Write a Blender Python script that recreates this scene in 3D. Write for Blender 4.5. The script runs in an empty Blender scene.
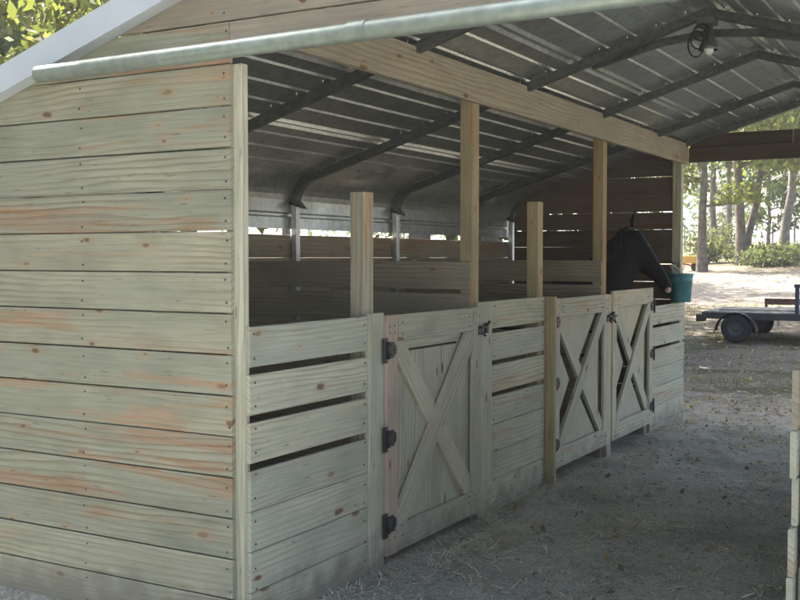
import bpy, math, random
import numpy as np
from mathutils import Vector, Matrix, noise

R = math.radians
scn = bpy.context.scene
col = scn.collection

# ---------------------------------------------------------------- camera
cam = bpy.data.objects.new('camera', bpy.data.cameras.new('camera'))
col.objects.link(cam)
scn.camera = cam
cam.data.sensor_width = 36.0
cam.data.lens = 1052.9 / 800 * 36.0
cam.data.clip_start = 0.05
cam.data.clip_end = 2000
cam.location = (2.795, -3.541, 1.60)
cam.rotation_euler = (R(90 - 2.32), 0, R(29.78))

# ---------------------------------------------------------------- world, sun, exposure
SUN_EL, SUN_AZ = 50.0, 290.0          # azimuth clockwise from +Y: the sun stands ahead and to the left
w = bpy.data.worlds.new('World')
scn.world = w
w.use_nodes = True
nt = w.node_tree
bg = nt.nodes['Background']
sky = nt.nodes.new('ShaderNodeTexSky')
sky.sky_type = 'NISHITA'
sky.sun_disc = False
sky.sun_elevation = R(SUN_EL)
sky.sun_rotation = R(SUN_AZ)
sky.dust_density = 4.5
sky.ozone_density = 0.6
sky.air_density = 0.7
nt.links.new(sky.outputs[0], bg.inputs[0])
bg.inputs[1].default_value = 0.15

sl = bpy.data.lights.new('sun', 'SUN')
sl.energy = 4.6
sl.angle = R(0.55)
sl.color = (1.0, 0.95, 0.87)
sun = bpy.data.objects.new('sun', sl)
col.objects.link(sun)
sd = Vector((math.sin(R(SUN_AZ)) * math.cos(R(SUN_EL)), math.cos(R(SUN_AZ)) * math.cos(R(SUN_EL)), math.sin(R(SUN_EL))))
sun.rotation_euler = sd.to_track_quat('Z', 'Y').to_euler()
sun.location = (-20, 15, 30)

scn.view_settings.view_transform = 'Standard'
scn.view_settings.look = 'None'
scn.view_settings.gamma = 1
scn.view_settings.use_curve_mapping = False
scn.view_settings.exposure = 2.22
scn.render.filter_size = 1.9

rng = random.Random(11)

# ---------------------------------------------------------------- materials
def new_mat(name):
    m = bpy.data.materials.new(name)
    m.use_nodes = True
    t = m.node_tree
    b = t.nodes['Principled BSDF']
    return m, t, b

def N(t, typ, **kw):
    n = t.nodes.new(typ)
    for k, v in kw.items():
        if k.startswith('i_'):
            n.inputs[int(k[2:])].default_value = v
        else:
            setattr(n, k, v)
    return n

def L(t, a, b):
    t.links.new(a, b)

def ramp(t, src, stops):
    r = t.nodes.new('ShaderNodeValToRGB')
    e = r.color_ramp.elements
    while len(e) < len(stops):
        e.new(0.5)
    for i, (p, c) in enumerate(stops):
        e[i].position = p
        e[i].color = c if len(c) == 4 else (*c, 1)
    L(t, src, r.inputs[0])
    return r.outputs[0]

def mixc(t, f, a, b, mode='MIX'):
    m = t.nodes.new('ShaderNodeMix')
    m.data_type = 'RGBA'
    m.blend_type = mode
    for s, v in ((0, f), (6, a), (7, b)):
        if isinstance(v, (int, float)):
            m.inputs[s].default_value = v
        elif isinstance(v, tuple):
            m.inputs[s].default_value = v if len(v) == 4 else (*v, 1)
        else:
            L(t, v, m.inputs[s])
    return m.outputs[2]

def mth(t, op, a, b=None, c=None, clamp=False):
    m = t.nodes.new('ShaderNodeMath')
    m.operation = op
    m.use_clamp = clamp
    for i, v in enumerate((a, b, c)):
        if v is None:
            continue
        if isinstance(v, (int, float)):
            m.inputs[i].default_value = v
        else:
            L(t, v, m.inputs[i])
    return m.outputs[0]

def wood(name, base, base2, heart, heart_amt=0.5, knot=(0.13, 0.075, 0.04), dark=1.0, rough=0.8):
    m, t, b = new_mat(name)
    at = N(t, 'ShaderNodeAttribute', attribute_name='gc')
    ar = N(t, 'ShaderNodeAttribute', attribute_name='rnd')
    v = at.outputs['Vector']
    rnd = ar.outputs['Fac']
    def scaled(s):
        n = N(t, 'ShaderNodeVectorMath', operation='MULTIPLY')
        L(t, v, n.inputs[0]); n.inputs[1].default_value = s
        return n.outputs[0]
    # broad sapwood tone along the board
    n0 = N(t, 'ShaderNodeTexNoise', i_2=1.0, i_3=4.0); L(t, scaled((0.8, 5, 1)), n0.inputs[0])
    n0f = ramp(t, n0.outputs[0], [(0.32, (0, 0, 0)), (0.68, (1, 1, 1))])
    c = mixc(t, n0f, base, base2)
    # heartwood streaks
    n1 = N(t, 'ShaderNodeTexNoise', i_2=1.0, i_3=4.0); L(t, scaled((0.7, 9, 1)), n1.inputs[0])
    n1.inputs['Distortion'].default_value = 0.5
    thr = mth(t, 'MULTIPLY_ADD', rnd, -0.17 * heart_amt * 2, 0.665)
    d = mth(t, 'SUBTRACT', n1.outputs[0], thr)
    hs = mth(t, 'MULTIPLY', d, 14.0, clamp=True)
    n1b = N(t, 'ShaderNodeTexNoise', i_2=1.0, i_3=3.0); L(t, scaled((3, 70, 1)), n1b.inputs[0])
    hs = mth(t, 'MULTIPLY', hs, ramp(t, n1b.outputs[0], [(0.34, (0.15,) * 3), (0.6, (0.95,) * 3)]))
    c = mixc(t, hs, c, heart)
    # growth rings: long flat cathedral lines
    wv = N(t, 'ShaderNodeTexWave', wave_type='BANDS', bands_direction='Y', wave_profile='SAW')
    L(t, scaled((0.16, 1, 1)), wv.inputs[0])
    wv.inputs['Scale'].default_value = 11
    wv.inputs['Distortion'].default_value = 14
    wv.inputs['Detail'].default_value = 3
    wv.inputs['Detail Scale'].default_value = 0.5
    wv.inputs['Detail Roughness'].default_value = 0.4
    wr = ramp(t, wv.outputs[1], [(0.0, (1, 1, 1)), (0.5, (0.97, 0.96, 0.94)), (0.92, (0.62, 0.54, 0.43)), (1.0, (1, 1, 1))])
    wmask = ramp(t, n0.outputs[0], [(0.40, (0.08,) * 3), (0.64, (0.85,) * 3)])
    c = mixc(t, wmask, c, wr, 'MULTIPLY')
    n2 = N(t, 'ShaderNodeTexNoise', i_2=1.0, i_3=5.0); L(t, scaled((4, 130, 1)), n2.inputs[0])
    c = mixc(t, 0.6, c, ramp(t, n2.outputs[0], [(0.3, (0.78, 0.77, 0.75)), (0.6, (1.06, 1.06, 1.06))]), 'MULTIPLY')
    # per-board tone
    n3 = N(t, 'ShaderNodeTexWhiteNoise', noise_dimensions='1D'); L(t, rnd, n3.inputs['W'])
    c = mixc(t, 1.0, c, ramp(t, n3.outputs[0], [(0, (0.84, 0.85, 0.84)), (0.5, (1.0, 1.0, 1.0)), (1, (1.12, 1.06, 0.98))]), 'MULTIPLY')
    # weather blotches
    n4 = N(t, 'ShaderNodeTexNoise', i_2=1.0, i_3=6.0); L(t, scaled((3.0, 6.0, 1)), n4.inputs[0])
    c = mixc(t, 0.7, c, ramp(t, n4.outputs[0], [(0.32, (0.76, 0.78, 0.76)), (0.55, (1, 1, 1))]), 'MULTIPLY')
    # knots: ragged, mostly small, each with a reddish halo drawn out along the grain
    nk = N(t, 'ShaderNodeTexNoise', i_2=1.0, i_3=3.0); L(t, scaled((22, 30, 1)), nk.inputs[0])
    kofs = N(t, 'ShaderNodeVectorMath', operation='MULTIPLY_ADD'); L(t, nk.outputs[1], kofs.inputs[0]); kofs.inputs[1].default_value = (0.09, 0.09, 0)
    cmb = N(t, 'ShaderNodeCombineXYZ'); L(t, mth(t, 'MULTIPLY', rnd, 71.0), cmb.inputs[0]); L(t, mth(t, 'MULTIPLY', rnd, 33.0), cmb.inputs[1])
    L(t, cmb.outputs[0], kofs.inputs[2])
    off = N(t, 'ShaderNodeVectorMath', operation='ADD'); L(t, scaled((2.6, 6.2, 1)), off.inputs[0]); L(t, kofs.outputs[0], off.inputs[1])
    kv = N(t, 'ShaderNodeTexVoronoi', voronoi_dimensions='2D', i_2=1.0); L(t, off.outputs[0], kv.inputs[0])
    sp = N(t, 'ShaderNodeSeparateColor'); L(t, kv.outputs['Color'], sp.inputs[0])
    rad = mth(t, 'MULTIPLY', mth(t, 'POWER', mth(t, 'SUBTRACT', sp.outputs[0], 0.35, clamp=True), 1.6), 0.24)
    kd = mth(t, 'SUBTRACT', rad, kv.outputs['Distance'])
    kf = mth(t, 'MULTIPLY', kd, 22.0, clamp=True)
    halo = mth(t, 'MULTIPLY', mth(t, 'MULTIPLY', mth(t, 'ADD', kd, 0.11), 7.0, clamp=True), mth(t, 'GREATER_THAN', rad, 0.008))
    c = mixc(t, mth(t, 'MULTIPLY', halo, 0.5), c, heart)
    c = mixc(t, mth(t, 'MULTIPLY', kf, mth(t, 'MULTIPLY_ADD', sp.outputs[1], 0.45, 0.5)), c, knot)
    # splashed dirt close to the ground
    gm = N(t, 'ShaderNodeNewGeometry'); sz = N(t, 'ShaderNodeSeparateXYZ'); L(t, gm.outputs['Position'], sz.inputs[0])
    nd = N(t, 'ShaderNodeTexNoise', i_2=9.0, i_3=6.0); L(t, gm.outputs['Position'], nd.inputs[0])
    dz = mth(t, 'MULTIPLY', mth(t, 'SUBTRACT', mth(t, 'MULTIPLY', nd.outputs[0], 0.42), mth(t, 'ADD', sz.outputs[2], 0.03)), 6.0, clamp=True)
    c = mixc(t, mth(t, 'MULTIPLY', dz, 0.75), c, (0.20, 0.185, 0.15))
    # fine dark checks and specks
    n6 = N(t, 'ShaderNodeTexNoise', i_2=1.0, i_3=3.0); L(t, scaled((9, 75, 1)), n6.inputs[0])
    c = mixc(t, ramp(t, n6.outputs[0], [(0.66, (0, 0, 0)), (0.74, (0.65,) * 3)]), c, (0.14, 0.12, 0.085))
    L(t, c, b.inputs['Base Color'])
    b.inputs['Roughness'].default_value = rough
    b.inputs['Specular IOR Level'].default_value = 0.25
    bp = N(t, 'ShaderNodeBump'); bp.inputs['Strength'].default_value = 0.5; bp.inputs['Distance'].default_value = 0.004
    h = mth(t, 'ADD', mth(t, 'MULTIPLY', n2.outputs[0], 0.6), mth(t, 'MULTIPLY', wv.outputs[1], -0.25))
    L(t, h, bp.inputs['Height']); L(t, bp.outputs[0], b.inputs['Normal'])
    return m

def metal(name, c0, c1, rough=0.4, metallic=0.85, scale=25, streak=False):
    m, t, b = new_mat(name)
    tc = N(t, 'ShaderNodeTexCoord')
    n = N(t, 'ShaderNodeTexNoise', i_2=scale, i_3=6.0); L(t, tc.outputs['Object'], n.inputs[0])
    n2 = N(t, 'ShaderNodeTexNoise', i_2=1.3, i_3=5.0); L(t, tc.outputs['Object'], n2.inputs[0])
    c = mixc(t, ramp(t, n.outputs[0], [(0.35, (0, 0, 0)), (0.65, (1, 1, 1))]), c0, c1)
    c = mixc(t, 0.7, c, ramp(t, n2.outputs[0], [(0.35, (0.72, 0.71, 0.68)), (0.6, (1, 1, 1))]), 'MULTIPLY')
    L(t, c, b.inputs['Base Color'])
    b.inputs['Metallic'].default_value = metallic
    rr = ramp(t, n2.outputs[0], [(0.3, (rough + .15,) * 3), (0.7, (rough - .08,) * 3)])
    L(t, rr, b.inputs['Roughness'])
    bp = N(t, 'ShaderNodeBump'); bp.inputs['Strength'].default_value = 0.25; bp.inputs['Distance'].default_value = 0.01
    L(t, n2.outputs[0], bp.inputs['Height']); L(t, bp.outputs[0], b.inputs['Normal'])
    return m

def plain(name, c, rough=0.6, var=0.25, scale=8, metallic=0.0, spec=0.5, bump=0.1):
    m, t, b = new_mat(name)
    tc = N(t, 'ShaderNodeTexCoord')
    n = N(t, 'ShaderNodeTexNoise', i_2=scale, i_3=6.0); L(t, tc.outputs['Object'], n.inputs[0])
    lo = tuple(x * (1 - var) for x in c); hi = tuple(min(1, x * (1 + var)) for x in c)
    L(t, mixc(t, ramp(t, n.outputs[0], [(0.3, (0, 0, 0)), (0.7, (1, 1, 1))]), lo, hi), b.inputs['Base Color'])
    b.inputs['Roughness'].default_value = rough
    b.inputs['Metallic'].default_value = metallic
    b.inputs['Specular IOR Level'].default_value = spec
    bp = N(t, 'ShaderNodeBump'); bp.inputs['Strength'].default_value = bump; bp.inputs['Distance'].default_value = 0.01
    L(t, n.outputs[0], bp.inputs['Height']); L(t, bp.outputs[0], b.inputs['Normal'])
    return m

def leafmat(name, c0, c1, c2):
    m, t, b = new_mat(name)
    ar = N(t, 'ShaderNodeAttribute', attribute_name='rnd')
    c = ramp(t, ar.outputs['Fac'], [(0.0, c0), (0.5, c1), (1.0, c2)])
    L(t, c, b.inputs['Base Color'])
    b.inputs['Roughness'].default_value = 0.6
    b.inputs['Specular IOR Level'].default_value = 0.25
    tr = N(t, 'ShaderNodeBsdfTranslucent'); L(t, mixc(t, 1.0, c, (1.5, 1.6, 0.8), 'MULTIPLY'), tr.inputs[0])
    mx = N(t, 'ShaderNodeMixShader'); mx.inputs[0].default_value = 0.45
    L(t, b.outputs[0], mx.inputs[1]); L(t, tr.outputs[0], mx.inputs[2])
    L(t, mx.outputs[0], t.nodes['Material Output'].inputs[0])
    return m

M = {}
M['siding'] = wood('siding_pine', (0.300, 0.310, 0.235), (0.390, 0.385, 0.295), (0.41, 0.26, 0.16), 0.42)
M['gable'] = wood('gable_pine', (0.34, 0.295, 0.23), (0.41, 0.36, 0.285), (0.38, 0.26, 0.175), 0.4)
M['stall'] = wood('stall_pine', (0.405, 0.42, 0.335), (0.52, 0.53, 0.43), (0.47, 0.34, 0.24), 0.26)
M['door'] = wood('door_pine', (0.42, 0.42, 0.34), (0.51, 0.505, 0.41), (0.48, 0.36, 0.27), 0.38)
M['redstile'] = wood('reddish_pine', (0.43, 0.35, 0.29), (0.46, 0.38, 0.31), (0.42, 0.29, 0.22), 0.6)
M['post'] = wood('post_pine', (0.37, 0.32, 0.20), (0.43, 0.37, 0.24), (0.42, 0.25, 0.10), 0.45)
M['spost'] = wood('grey_post_pine', (0.35, 0.335, 0.265), (0.42, 0.40, 0.32), (0.42, 0.24, 0.10), 0.35)
M['beam'] = wood('beam_pine', (0.33, 0.295, 0.225), (0.40, 0.36, 0.28), (0.32, 0.22, 0.14), 0.25)
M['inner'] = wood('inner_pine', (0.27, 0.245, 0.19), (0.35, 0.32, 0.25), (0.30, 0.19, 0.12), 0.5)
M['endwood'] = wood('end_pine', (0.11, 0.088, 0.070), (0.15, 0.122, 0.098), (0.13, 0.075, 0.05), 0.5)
M['roof'] = metal('galvalume_sheet', (0.38, 0.42, 0.41), (0.52, 0.555, 0.54), 0.33, 0.85, 18)
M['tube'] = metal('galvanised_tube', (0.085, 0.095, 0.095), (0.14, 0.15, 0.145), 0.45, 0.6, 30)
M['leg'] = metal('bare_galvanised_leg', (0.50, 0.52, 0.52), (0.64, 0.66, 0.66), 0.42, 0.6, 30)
M['header'] = metal('header_tube_metal', (0.26, 0.32, 0.285), (0.34, 0.40, 0.365), 0.42, 0.45, 20)
M['white'] = plain('white_trim_paint', (0.52, 0.57, 0.62), 0.4, 0.06, 3)
M['black'] = plain('black_iron', (0.012, 0.012, 0.015), 0.5, 0.3, 20)
M['screw'] = plain('screw_metal', (0.6, 0.6, 0.58), 0.3, 0.1, 20, metallic=0.8)

def hex_noise_ground():
    m, t, b = new_mat('ground_dirt')
    g = N(t, 'ShaderNodeNewGeometry')
    P = g.outputs['Position']
    sx = N(t, 'ShaderNodeSeparateXYZ'); L(t, P, sx.inputs[0])
    X, Y = sx.outputs[0], sx.outputs[1]
    def nz(s, d=6.0, rough=0.6):
        n = N(t, 'ShaderNodeTexNoise', i_2=s, i_3=d); n.inputs['Roughness'].default_value = rough
        L(t, P, n.inputs[0]); return n.outputs[0]
    damp = nz(0.9, 5.0)
    big, mid, fine, vf = nz(0.35), nz(2.2), nz(14, 8, 0.7), nz(70, 4, 0.7)
    dirt = mixc(t, ramp(t, mid, [(0.35, (0, 0, 0)), (0.65, (1, 1, 1))]), (0.31, 0.32, 0.285), (0.55, 0.565, 0.51))
    dirt = mixc(t, ramp(t, fine, [(0.42, (0, 0, 0)), (0.62, (1, 1, 1))]), dirt, (0.60, 0.58, 0.50))
    dirt = mixc(t, ramp(t, vf, [(0.54, (0, 0, 0)), (0.64, (1, 1, 1))]), dirt, (0.66, 0.64, 0.56))
    dirt = mixc(t, ramp(t, vf, [(0.36, (1, 1, 1)), (0.45, (0, 0, 0))]), dirt, (0.12, 0.115, 0.095))
    dirt = mixc(t, mth(t, 'MULTIPLY', ramp(t, damp, [(0.46, (0, 0, 0)), (0.60, (1, 1, 1))]), 0.5), dirt, (0.20, 0.20, 0.16))
    # leaf litter and thin grass outside the far end of the barn
    lit = mixc(t, ramp(t, fine, [(0.35, (0, 0, 0)), (0.65, (1, 1, 1))]), (0.16, 0.135, 0.10), (0.32, 0.285, 0.225))
    lit = mixc(t, ramp(t, nz(0.8), [(0.50, (0, 0, 0)), (0.60, (1, 1, 1))]), lit, (0.12, 0.125, 0.075))
    f_out = mth(t, 'MULTIPLY', mth(t, 'SUBTRACT', mth(t, 'ADD', Y, mth(t, 'MULTIPLY', mid, 2.5)), 8.6), 0.5, clamp=True)
    f_left = mth(t, 'MULTIPLY', mth(t, 'SUBTRACT', -2.2, X), 1.2, clamp=True)
    f_right = mth(t, 'MULTIPLY', mth(t, 'SUBTRACT', X, 5.0), 1.2, clamp=True)
    fo = mth(t, 'MAXIMUM', mth(t, 'MAXIMUM', f_out, f_left), f_right)
    c = mixc(t, fo, dirt, lit)
    # sandy driveway crossing behind the barn
    yy = mth(t, 'ADD', Y, mth(t, 'ADD', mth(t, 'MULTIPLY', X, 0.10), mth(t, 'MULTIPLY', big, 6.0)))
    d0 = mth(t, 'MULTIPLY', mth(t, 'SUBTRACT', yy, 24.5), 0.6, clamp=True)
    d1 = mth(t, 'MULTIPLY', mth(t, 'SUBTRACT', 39.5, yy), 0.6, clamp=True)
    sand = mixc(t, ramp(t, fine, [(0.35, (0, 0, 0)), (0.65, (1, 1, 1))]), (0.24, 0.215, 0.185), (0.36, 0.33, 0.285))
    sand = mixc(t, ramp(t, nz(1.0), [(0.55, (0, 0, 0)), (0.66, (1, 1, 1))]), sand, (0.17, 0.145, 0.11))
    c = mixc(t, mth(t, 'MULTIPLY', d0, d1), c, sand)
    fr2 = mth(t, 'MULTIPLY', mth(t, 'SUBTRACT', X, 4.6), 1.0, clamp=True)  # unseen ground right of the barn, paled to bounce light onto the stalls
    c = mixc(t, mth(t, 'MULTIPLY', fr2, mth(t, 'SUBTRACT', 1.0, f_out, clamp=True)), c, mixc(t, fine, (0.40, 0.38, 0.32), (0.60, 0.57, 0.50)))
    L(t, c, b.inputs['Base Color'])
    b.inputs['Roughness'].default_value = 0.95
    b.inputs['Specular IOR Level'].default_value = 0.1
    bp = N(t, 'ShaderNodeBump'); bp.inputs['Strength'].default_value = 1.0; bp.inputs['Distance'].default_value = 0.045
    L(t, mth(t, 'ADD', fine, mth(t, 'MULTIPLY', vf, 0.5)), bp.inputs['Height']); L(t, bp.outputs[0], b.inputs['Normal'])
    return m
M['ground'] = hex_noise_ground()

# ---------------------------------------------------------------- object helpers
def tag(o, label=None, cat=None, group=None, kind=None):
    if label: o['label'] = label
    if cat: o['category'] = cat
    if group: o['group'] = group
    if kind: o['kind'] = kind
    return o

def empty(name, loc, label, cat, group=None, rz=0):
    o = bpy.data.objects.new(name, None)
    col.objects.link(o)
    o.location = loc
    o.rotation_euler[2] = rz
    o.empty_display_size = 0.2
    return tag(o, label, cat, group)

class MB:
    """collects shapes in world coordinates; build() links them as one mesh"""
    def __init__(s):
        s.v = []; s.f = []; s.g = []; s.r = []; s.sm = []
    def add(s, vs, fs, gs=None, r=None, smooth=False):
        o = len(s.v)
        s.v += [tuple(x) for x in vs]
        s.f += [tuple(i + o for i in f) for f in fs]
        s.sm += [smooth] * len(fs)
        if r is None: r = rng.random()
        s.g += [tuple(x) for x in gs] if gs else [(x[0], x[2] + x[1], r * 40) for x in vs]
        s.r += [r] * len(vs)
        return s
    def board(s, O, Ld, Wd, Td, ln, wd, th, c=0.003, e0=None, e1=None, r=None, jit=True):
        O, Ld, Wd, Td = Vector(O), Vector(Ld).normalized(), Vector(Wd).normalized(), Vector(Td).normalized()
        if r is None: r = rng.random()
        if jit:
            O = O + Td * rng.uniform(-0.0015, 0.0015)
        sec = [(c, 0), (wd - c, 0), (wd, c), (wd, th - c), (wd - c, th), (c, th), (0, th - c), (0, c)]
        vs = []; gs = []
        ro = r * 97.0
        for a, fn in ((0, e0), (ln, e1)):
            for (x, y) in sec:
                aa = a + (fn(x) if fn else 0)
                vs.append(O + Ld * aa + Wd * x + Td * y)
                gs.append((aa + ro, x + y * 0.7 + ro * 0.37, ro))
        n = 8
        flip = Ld.cross(Wd).dot(Td) < 0
        fs = [(i, (i + 1) % n, n + (i + 1) % n, n + i) for i in range(n)]
        fs += [tuple(reversed(range(n))), tuple(range(n, 2 * n))]
        if flip: fs = [tuple(reversed(f)) for f in fs]
        # orient outwards
        return s.add(vs, [tuple(reversed(f)) for f in fs], gs, r)
    def prism(s, pts, Td, th, gl=(0, 1, 0), gw=(0, 0, 1), r=None):
        if r is None: r = rng.random()
        Td = Vector(Td); gl = Vector(gl); gw = Vector(gw); ro = r * 97
        P = [Vector(p) for p in pts]
        vs = P + [p + Td * th for p in P]
        gs = [(p.dot(gl) + ro, p.dot(gw) + ro * .37, ro) for p in vs]
        n = len(P)
        fs = [(i, (i + 1) % n, n + (i + 1) % n, n + i) for i in range(n)] + [tuple(reversed(range(n))), tuple(range(n, 2 * n))]
        return s.add(vs, fs, gs, r)
    def box(s, c, d, rz=0, ry=0, r=None):
        m = Matrix.Rotation(rz, 3, 'Z') @ Matrix.Rotation(ry, 3, 'Y')
        vs = [Vector(c) + m @ Vector((x * d[0] / 2, y * d[1] / 2, z * d[2] / 2)) for x in (-1, 1) for y in (-1, 1) for z in (-1, 1)]
        return s.add(vs, [(0, 1, 3, 2), (4, 6, 7, 5), (0, 4, 5, 1), (2, 3, 7, 6), (0, 2, 6, 4), (1, 5, 7, 3)], r=r)
    def sweep(s, path, rad, n=10, up=(0, 1, 0), square=False, caps=True, smooth=True):
        """tube along path; rad number, list, or list of (a,b)"""
        P = [Vector(p) for p in path]
        k = len(P)
        if not isinstance(rad, (list, tuple)): rad = [rad] * k
        vs = []
        U0 = Vector(up)
        for i, p in enumerate(P):
            T = (P[min(i + 1, k - 1)] - P[max(i - 1, 0)]).normalized()
            A = (U0 - T * U0.dot(T))
            if A.length < 1e-4: A = T.orthogonal()
            A.normalize(); B = T.cross(A)
            ra, rb = rad[i] if isinstance(rad[i], tuple) else (rad[i], rad[i])
            if square:
                q = 0.16
                sec = [(1, 1 - q), (1 - q, 1), (-1 + q, 1), (-1, 1 - q), (-1, -1 + q), (-1 + q, -1), (1 - q, -1), (1, -1 + q)]
                if 0 < i < k - 1:
                    d1 = (P[i] - P[i - 1]).normalized(); d2 = (P[i + 1] - P[i]).normalized()
                    f = 1 / max(0.3, math.sqrt((1 + d1.dot(d2)) / 2))
                else: f = 1
                for (x, y) in sec: vs.append(p + A * x * ra + B * y * rb * f)
            else:
                for j in range(n):
                    a = 2 * math.pi * j / n
                    vs.append(p + A * math.cos(a) * ra + B * math.sin(a) * rb)
        m = 8 if square else n
        fs = []
        for i in range(k - 1):
            for j in range(m):
                fs.append((i * m + j, i * m + (j + 1) % m, (i + 1) * m + (j + 1) % m, (i + 1) * m + j))
        s.add(vs, fs, smooth=smooth and not square)
        if caps:
            s.add(vs[:m], [tuple(reversed(range(m)))]); s.add(vs[(k - 1) * m:], [tuple(range(m))])
        return s
    def lathe(s, c, prof, n=24, axis='Z', smooth=True, rot=None):
        vs = []
        for (r_, z) in prof:
            for j in range(n):
                a = 2 * math.pi * j / n
                v = Vector((r_ * math.cos(a), r_ * math.sin(a), z))
                if axis == 'Y': v = Vector((v.x, v.z, v.y))
                if axis == 'X': v = Vector((v.z, v.x, v.y))
                if rot: v = rot @ v
                vs.append(Vector(c) + v)
        fs = []
        for i in range(len(prof) - 1):
            for j in range(n):
                fs.append((i * n + j, i * n + (j + 1) % n, (i + 1) * n + (j + 1) % n, (i + 1) * n + j))
        return s.add(vs, fs, smooth=smooth)
    def build(s, name, mat, parent=None, bevel=0):
        off = Vector((0, 0, 0))
        if parent:
            off = Vector(parent['_o']) if '_o' in parent else (parent.location.copy())
            q = parent.parent
            if q is not None: off = q.location + parent.location
        me = bpy.data.meshes.new(name)
        me.from_pydata([tuple(Vector(p) - off) for p in s.v], [], s.f)
        a = me.attributes.new('gc', 'FLOAT_VECTOR', 'POINT'); a.data.foreach_set('vector', np.array(s.g, dtype=np.float32).ravel())
        a = me.attributes.new('rnd', 'FLOAT', 'POINT'); a.data.foreach_set('value', np.array(s.r, dtype=np.float32))
        me.polygons.foreach_set('use_smooth', s.sm)
        for mm in (mat if isinstance(mat, list) else [mat]): me.materials.append(mm)
        me.update()
        o = bpy.data.objects.new(name, me)
        col.objects.link(o)
        if parent: o.parent = parent
        if bevel:
            b = o.modifiers.new('bevel', 'BEVEL'); b.width = bevel; b.segments = 2; b.limit_method = 'ANGLE'
        return o

def fix_normals(o):
    import bmesh
    bm = bmesh.new(); bm.from_mesh(o.data)
    bmesh.ops.recalc_face_normals(bm, faces=bm.faces)
    bm.to_mesh(o.data); bm.free()
    return o

XA, YA, ZA = Vector((1, 0, 0)), Vector((0, 1, 0)), Vector((0, 0, 1))

# ---------------------------------------------------------------- ground
def ground_h(x, y):
    h = 0.0
    if y > 13:
        d = y - 13
        h += 0.046 * d * min(1, d / 8) if d < 60 else 0.046 * 60
    if x < -2.5: h += 0.0
    h += -0.06 * max(0, min(1, (-x + 0.2) / 0.5)) * max(0, min(1, (-y + 0.15) / 0.4))
    n = noise.noise(Vector((x * 0.9, y * 0.9, 0))) * 0.024 + noise.noise(Vector((x * 3.1, y * 3.1, 4))) * 0.020 + noise.noise(Vector((x * 6.5, y * 6.5, 8))) * 0.010
    far = min(1, max(0, (math.hypot(x, y - 3) - 10) / 20))
    n += far * noise.noise(Vector((x * 0.12, y * 0.12, 9))) * 0.22
    return h + n - 0.012

def axis_pts(lo, hi, step, far, growth=1.22):
    pts = list(np.arange(lo, hi + 1e-6, step))
    s = step; a = hi
    while a < far:
        s *= growth; a += s; pts.append(a)
    s = step; a = lo; pre = []
    while a > -far:
        s *= growth; a -= s; pre.append(a)
    return pre[::-1] + pts
gx = axis_pts(-3, 4, 0.07, 900, 1.15); gy = axis_pts(-2.5, 12, 0.07, 900, 1.15)
gv = [(x, y, ground_h(x, y)) for y in gy for x in gx]
nx = len(gx)
gf = [(j * nx + i, j * nx + i + 1, (j + 1) * nx + i + 1, (j + 1) * nx + i) for j in range(len(gy) - 1) for i in range(nx - 1)]
me = bpy.data.meshes.new('ground'); me.from_pydata(gv, [], gf)
me.polygons.foreach_set('use_smooth', [True] * len(gf)); me.materials.append(M['ground'])
go = bpy.data.objects.new('ground', me); col.objects.link(go); tag(go, 'bare dirt ground with hay scraps and leaf litter', kind='structure')

# ---------------------------------------------------------------- carport: galvanised frame, sheet roof, trim
RX, RZ, SL = 1.205, 3.13, 0.305        # ridge x, sheet underside at the ridge, slope
EX = -1.90                             # outside of left eave
carport = empty('carport', (RX, 3.5, 0), 'open galvanised steel carport with ribbed metal roof sheltering the wooden stalls', 'carport')

def half_profile(off):
    """(distance from ridge, z) of the sheet, ridge to the lower edge of the side; off raises it"""
    run = RX - EX
    pts = []
    c_r = 0.26
    # eave corner: slope meets vertical; round with radius
    ang = math.atan(SL)
    zc = RZ - SL * run
    tl = c_r * math.tan((math.pi / 2 - ang) / 2)
    # start of the arc on slope
    ps = Vector((run - tl * math.cos(ang), zc + tl * math.sin(ang)))
    pe = Vector((run, zc - tl))
    cen = pe + Vector((-c_r, 0))
    return ps, pe, cen, c_r, ang
PS, PE, CEN, CR, ANG = half_profile(0)

def sheet_section():
    pts = []
    # along slope from ridge; ribs of 0.02 raised
    Ls = (PS - Vector((0, RZ))).length
    d = Vector((math.cos(ANG), -math.sin(ANG))); nrm = Vector((math.sin(ANG), math.cos(ANG)))
    s = 0.0
    base = Vector((0, RZ))
    pitch = 0.19
    k = 0
    pts.append(base + Vector((0, 0.0)))
    s = 0.06
    while s + 0.12 < Ls:
        big = (k % 4 == 0)
        h = 0.022 if big else 0.011
        wv = 0.022 if big else 0.016
        for ds, hh in ((0, 0), (wv * .6, h), (wv * 1.6, h), (wv * 2.2, 0)):
            pts.append(base + d * (s + ds) + nrm * hh)
        if big:
            for ds, hh in ((wv * 2.2 + .012, 0), (wv * 2.8 + .012, h), (wv * 3.8 + .012, h), (wv * 4.4 + .012, 0)):
                pts.append(base + d * (s + ds) + nrm * hh)
        s += pitch; k += 1
    a0 = math.pi / 2 - ANG
    for i in range(9):
        a = a0 * (1 - i / 8)
        pts.append(CEN + Vector((math.cos(a), math.sin(a))) * CR)
    z = PE.y
    zz = z - 0.05
    while zz > 1.86:
        for dz, h in ((0, 0), (.012, .014), (.03, .014), (.042, 0)):
            if zz - dz > 1.82: pts.append(Vector((PE.x + h, zz - dz)))
        zz -= 0.19
    pts.append(Vector((PE.x, 1.815)))
    return pts
sec = sheet_section()
full = [Vector((RX - p.x, p.y)) for p in reversed(sec)] + [Vector((RX + p.x, p.y)) for p in sec[1:] if p.y > PE.y]  # unseen right side cut off at the eave to let more light in
ys = list(np.linspace(0.003, 7.12, 13))
mb = MB()
vs = [(p.x, y, p.y + noise.noise(Vector((p.x, y, 2))) * 0.003) for y in ys for p in full]
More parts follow.
